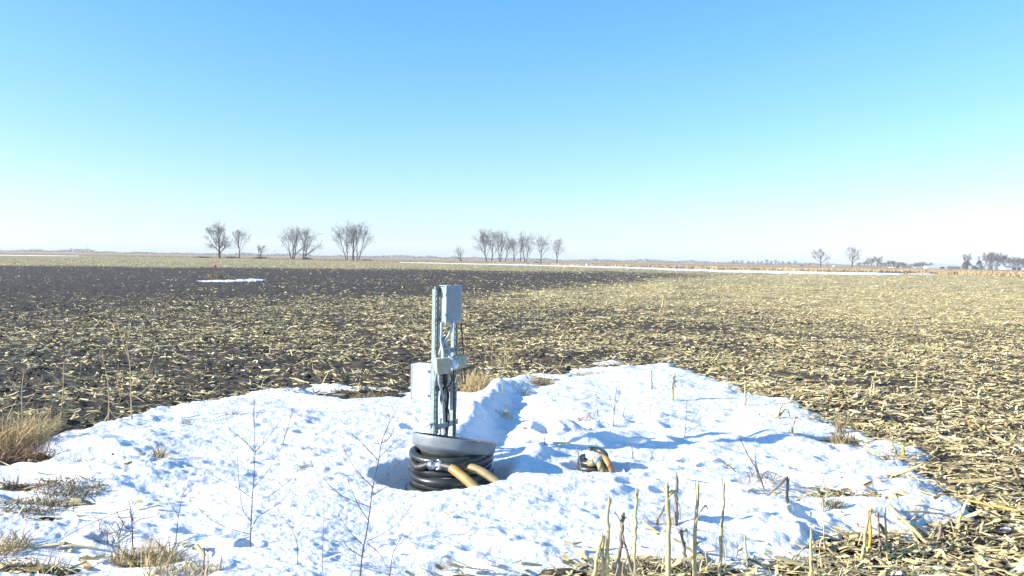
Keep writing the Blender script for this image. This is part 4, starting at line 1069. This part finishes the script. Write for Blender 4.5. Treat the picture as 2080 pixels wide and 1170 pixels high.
grass(1195, 850, 'reddish seedling stems on the far snow left of the tall purple weed', 40, .10, .13, 'grass_r', (.0, 0), 32, .08, flat=.3)
grass(755, 805, 'tufted grass on the dark soil ridge left of the white box', 160, .25, .12, 'grass_d', (.06, 0), 33, .1, flat=.8)
grass(440, 565, 'dull brown weeds beside the small snow patch in the field', 220, 1.3, .42, 'grass_d', (.0, 0), 34, .8, w=.012)
grass(1390, 1160, 'crumpled husk litter at the foot of the centre stalks', 420, .20, .10, 'husk', (.0, 0), 35, .09, flat=1.2, w=.005)
grass(1280, 1165, 'pale litter at the foot of the left stalks', 320, .17, .10, 'husk', (.0, 0), 36, .08, flat=1.2, w=.005)
grass(1690, 1165, 'straw litter at the foot of the thin wavy stalk', 360, .19, .10, 'husk', (.05, 0), 37, .08, flat=1.2, w=.005)

def weed(stem, branches, label, m='weed', r=.004, seed=0, extra=3, group='dry weeds'):
    """stem, branches: pixel polylines; each is stood up at the depth of the stem's foot"""
    rng = random.Random(seed + 500)
    b = base_at(*stem[0]) if stem[0][1] < 1168 else base_at(stem[0][0], stem[0][1] + 12)
    b.z -= .02
    t = empty('dry_weed', b, label, 'weed', group)
    pts = [Vector((0, 0, 0))] + [at(x, y, b.y) - b for x, y in stem[1:]]
    q = smooth_path(pts, 5); n = len(q)
    B = MB(); B.tube(q, [r * (1.15 - .85 * i / n) for i in range(n)], 6); SB = B
    def twigs(B, path, rr, k):
        for _ in range(k):
            i = rng.randrange(1, len(path)); p = path[i]; d = (path[i] - path[i - 1]).normalized()
            v = (d * rng.uniform(.4, 1.1) + Vector((rng.gauss(0, .5), rng.gauss(0, .5), rng.gauss(.25, .3)))).normalized(); L = rng.uniform(.02, .075)
            B.tube([p, p + v * L * .5, p + (v + Vector((0, 0, .3))).normalized() * L], [rr * .55, rr * .5, rr * .3], 4, False)
            if rng.random() < .5: B.tube([p + v * L * .95, p + v * L * 1.05 + Vector((0, 0, .004))], [rr * .9, rr * .3], 4)
    for br in branches:
        dy = rng.uniform(-.10, .10); pp = [at(x, y, b.y + dy * k / max(1, len(br) - 1)) - b for k, (x, y) in enumerate(br)]
        q2 = smooth_path(pp, 5); n = len(q2); B = MB(); B.tube(q2, [r * (.62 - .40 * i / n) for i in range(n)], 5)
        twigs(B, q2, r * .5, extra + rng.randrange(3)); B.build('branch', M[m], t)
    twigs(SB, q[len(q) // 2:], r * .6, extra * 3); SB.build('stem', M[m], t)
    return t
weed([(508, 1124), (509, 1085), (512, 1020), (515, 975), (518, 920), (517, 880), (516, 808)],
     [[(511, 1075), (525, 1050), (575, 1015), (602, 970)], [(515, 990), (545, 955), (575, 900), (582, 868)], [(512, 1012), (480, 990), (440, 970), (416, 950)],
      [(508, 1085), (470, 1075), (430, 1056), (400, 1030)], [(509, 1058), (492, 1030), (484, 960), (482, 895)], [(516, 915), (490, 890), (465, 870)], [(519, 918), (540, 895), (572, 850)], [(517, 868), (514, 840), (519, 815)], [(509, 1090), (480, 1100), (445, 1125)],
      [(575, 900), (590, 850)], [(545, 1010), (590, 975), (605, 955)]],
     'tall dark branching weed in the snow left of the hose coil', r=.0037, seed=1, extra=4)
weed([(730, 1170), (736, 1125), (745, 1080), (752, 1030), (757, 990), (768, 940), (775, 900), (790, 860), (803, 838)],
     [[(745, 1100), (775, 1085), (810, 1060), (845, 1015)], [(757, 1005), (800, 980), (850, 945), (868, 917)], [(750, 1060), (725, 1020), (705, 972)], [(752, 1030), (700, 1010), (668, 985), (652, 960)],
      [(757, 990), (720, 950), (693, 900)], [(768, 935), (735, 900), (712, 880)], [(775, 900), (790, 890), (805, 860)], [(748, 1105), (775, 1130), (792, 1175)], [(740, 1110), (710, 1080), (690, 1050)], [(770, 930), (800, 900)], [(760, 985), (790, 960), (815, 935)], [(734, 1130), (705, 1110), (690, 1075)]],
     'tall forked weed leaning right just before the hose coil', r=.0037, seed=2, extra=4)
weed([(655, 1160), (656, 1090), (660, 1010)], [[(656, 1090), (670, 1060), (690, 1045)]], 'single hair thin stem between the two tall weeds', r=.002, seed=3, extra=2)
weed([(268, 852), (266, 800), (264, 740), (258, 700), (262, 655)], [[(266, 780), (300, 750), (318, 700)], [(265, 735), (285, 700), (290, 665)], [(262, 730), (245, 680), (238, 650)], [(267, 815), (300, 785), (320, 755)], [(260, 695), (265, 660), (270, 645)], [(255, 690), (248, 660), (222, 655)]],
     'tall tan weed at the left snow edge against dark soil', 'weed_tan', r=.007, seed=4, extra=4)
weed([(220, 856), (221, 810), (218, 770), (207, 720)], [[(221, 815), (240, 820), (248, 800)], [(220, 800), (238, 780), (240, 740)], [(221, 830), (235, 848), (250, 840)]], 'shorter tan weed just left of the tall tan one', 'weed_tan', r=.0065, seed=5, extra=4)
weed([(120, 872), (128, 800), (130, 740), (140, 720)], [[(126, 820), (145, 790), (162, 760), (165, 730)], [(124, 840), (150, 815), (160, 800)]], 'pale weed with upswept branches above the golden clump', 'weed_tan', r=.006, seed=6, extra=3)
weed([(48, 870), (44, 800), (50, 750)], [[(46, 830), (70, 800), (85, 770)], [(46, 815), (25, 780), (15, 765)]], 'pale weed above the golden clump at the left edge', 'weed_tan', r=.006, seed=7, extra=3)
weed([(70, 880), (85, 835), (95, 820)], [[(78, 860), (95, 845), (102, 830)]], 'short bowed stem between the left edge weeds', 'weed_tan', r=.004, seed=8, extra=2)
weed([(448, 805), (446, 770), (438, 720), (440, 690)], [[(445, 760), (430, 730), (425, 705)], [(443, 745), (460, 715), (465, 695)], [(446, 775), (415, 760), (405, 740)]], 'reddish brown weed on the soil above the snow left of centre', r=.006, seed=9, extra=3)
weed([(270, 1112), (268, 1070), (266, 1032)], [[(266, 1034), (240, 1040), (205, 1055), (165, 1072), (120, 1098), (70, 1120), (0, 1138)], [(268, 1065), (285, 1055), (310, 1050), (330, 1040)], [(267, 1050), (245, 1052)], [(269, 1080), (255, 1070), (240, 1045)]], 'arching twig bowed down to the left edge over the snow', r=.0042, seed=10, extra=6)
weed([(356, 1118), (360, 1070), (370, 1010), (385, 985)], [[(363, 1050), (340, 1010), (320, 960)], [(372, 1010), (395, 990), (410, 980)]], 'thin dark weed left of the tall branching one', r=.0026, seed=11, extra=3)
weed([(413, 1165), (415, 1130), (416, 1112)], [[(415, 1130), (425, 1115)]], 'short dark twig at the bottom edge', r=.004, seed=12, extra=1)
weed([(1246, 862), (1248, 830), (1252, 788)], [[(1248, 835), (1240, 815), (1238, 800)], [(1248, 830), (1256, 810), (1258, 795)]], 'tall purple brown weed on the far snow', r=.0045, seed=13, extra=5)
weed([(1265, 852), (1268, 830), (1272, 800)], [[(1267, 835), (1276, 820)]], 'short purple brown weed right of the tall one', r=.003, seed=14, extra=3)
weed([(1215, 850), (1212, 815), (1214, 790)], [[(1213, 825), (1204, 810)]], 'thin weed left of the tall purple brown one', r=.003, seed=15, extra=3)
weed([(1390, 888), (1393, 860), (1396, 812)], [[(1391, 875), (1410, 850), (1425, 820)], [(1392, 870), (1375, 850), (1368, 840)], [(1391, 880), (1412, 868), (1425, 858)]], 'spidery weed in the snow behind the long shadow', r=.003, seed=16, extra=3)
weed([(1322, 862), (1322, 845), (1320, 828)], [[(1322, 848), (1312, 838)], [(1322, 850), (1330, 838)]], 'small weed between the purple ones and the spidery one', r=.003, seed=17, extra=2)
weed([(1555, 998), (1540, 960), (1520, 925), (1503, 890)], [[(1545, 975), (1560, 958), (1600, 975), (1625, 985)], [(1543, 965), (1530, 935), (1498, 917)], [(1550, 985), (1536, 955), (1535, 915)]], 'crossing brown twigs in the snow left of the folded stalk', r=.005, seed=18, extra=2)
weed([(1500, 960), (1480, 945), (1442, 931)], [[(1490, 952), (1475, 945)]], 'lone brown twig lying above the snow left of the crossing twigs', r=.004, seed=19, extra=1)
weed([(1286, 935), (1285, 920), (1282, 905)], [[(1285, 925), (1288, 912)]], 'dark twig right of the buried ring', r=.004, seed=20, extra=1)
weed([(1186, 965), (1177, 935), (1172, 908)], [], 'grey stick leaning beside the buried ring', 'stalk_g', r=.005, seed=21, extra=1)
weed([(1020, 800), (1024, 740), (1028, 690)], [[(1024, 745), (1032, 715), (1034, 735)], [(1022, 770), (1005, 720)]], 'tall bent grass stem at the soil edge right of the post', 'weed_tan', r=.004, seed=22, extra=1)
weed([(1680, 1000), (1668, 960), (1660, 935)], [], 'thin pale stem above the tuft right of the folded stalk', 'weed_tan', r=.0022, seed=23, extra=1)
weed([(1105, 905), (1108, 880), (1110, 868)], [[(1107, 885), (1098, 875)]], 'tiny dark weed between the drift and the buried ring', r=.003, seed=24, extra=1)
weed([(605, 1150), (600, 1090), (560, 1030)], [[(601, 1095), (625, 1060)]], 'faint leaning stem at the bottom between the tall weeds', r=.0022, seed=25, extra=2)
weed([(790, 1168), (800, 1120), (835, 1060)], [[(800, 1120), (815, 1100)], [(805, 1110), (830, 1090), (848, 1050)]], 'thin bowed stem right of the forked weed', r=.0022, seed=26, extra=3)
weed([(862, 868), (840, 845), (814, 836)], [], 'dark twig sticking out left of the control post foot', r=.004, seed=27, extra=1)

# ================================================================ AIR
def make_haze():
    B = MB(); B.box((0, 1700, 31), (7400, 3900, 66)); 
    m = bpy.data.materials.new('haze'); m.use_nodes = True; nt = m.node_tree; nt.nodes.clear()
    o = nt.nodes.new('ShaderNodeOutputMaterial'); v = nt.nodes.new('ShaderNodeVolumePrincipled')
    v.inputs['Color'].default_value = (.97, .98, 1, 1); v.inputs['Density'].default_value = HAZE; v.inputs['Anisotropy'].default_value = 0
    nt.links.new(v.outputs[0], o.inputs['Volume'])
    h = B.build('haze', m, None, False); tag(h, kind='stuff')
HAZE = .00018
USE_HAZE = True
if USE_HAZE: make_haze()

# ================================================================ LIGHT, SKY, CAMERA
sun_az = math.atan2(-3.6, -.9)      # x, y of the direction towards the sun
EL = R(21.5)
sd = Vector((math.sin(sun_az) * math.cos(EL), math.cos(sun_az) * math.cos(EL), math.sin(EL)))
sl = bpy.data.lights.new('sun', 'SUN'); sl.energy = 4.4; sl.angle = R(.55); sl.color = (1, .93, .82)
so = bpy.data.objects.new('sun', sl); C.objects.link(so); so.rotation_euler = sd.to_track_quat('Z', 'Y').to_euler()
w = bpy.data.worlds.new('World'); SC.world = w; w.use_nodes = True
nt = w.node_tree; bg = nt.nodes['Background']; sky = nt.nodes.new('ShaderNodeTexSky'); sky.sky_type = 'NISHITA'; sky.sun_disc = False
sky.sun_elevation = EL; sky.sun_rotation = sun_az % (2 * math.pi); sky.air_density = 1.0; sky.dust_density = 1.0; sky.ozone_density = 1.0; sky.altitude = 200
sep = nt.nodes.new('ShaderNodeSeparateColor'); cmb = nt.nodes.new('ShaderNodeCombineColor')
nt.links.new(sky.outputs[0], sep.inputs[0])
def chan(k, gain, power, cap):
    a = nt.nodes.new('ShaderNodeMath'); a.operation = 'MINIMUM'; a.inputs[1].default_value = cap; nt.links.new(sep.outputs[k], a.inputs[0])
    p = nt.nodes.new('ShaderNodeMath'); p.operation = 'POWER'; p.inputs[1].default_value = power; nt.links.new(a.outputs[0], p.inputs[0])
    g = nt.nodes.new('ShaderNodeMath'); g.operation = 'MULTIPLY'; g.inputs[1].default_value = gain; nt.links.new(p.outputs[0], g.inputs[0])
    nt.links.new(g.outputs[0], cmb.inputs[k])
chan(0, .29, 1.45, 6.0); chan(1, .80, .92, 12.0); chan(2, 1.08, 1.0, 12.0)
nt.links.new(cmb.outputs[0], bg.inputs['Color']); bg.inputs['Strength'].default_value = .116
cam = bpy.data.cameras.new('camera'); co = bpy.data.objects.new('camera', cam); C.objects.link(co)
cam.sensor_fit = 'HORIZONTAL'; cam.angle_x = 2 * math.atan(W / 2 / F); cam.clip_end = 20000; cam.clip_start = .05
mw = Matrix(((rt[0], up[0], -fw[0], 0), (rt[1], up[1], -fw[1], 0), (rt[2], up[2], -fw[2], CAMH), (0, 0, 0, 1)))
co.matrix_world = mw; SC.camera = co
SC.view_settings.view_transform = 'Standard'; SC.view_settings.look = 'None'; SC.view_settings.exposure = 1.30; SC.view_settings.gamma = 1
SC.cycles.max_bounces = 6; SC.cycles.volume_bounces = 1
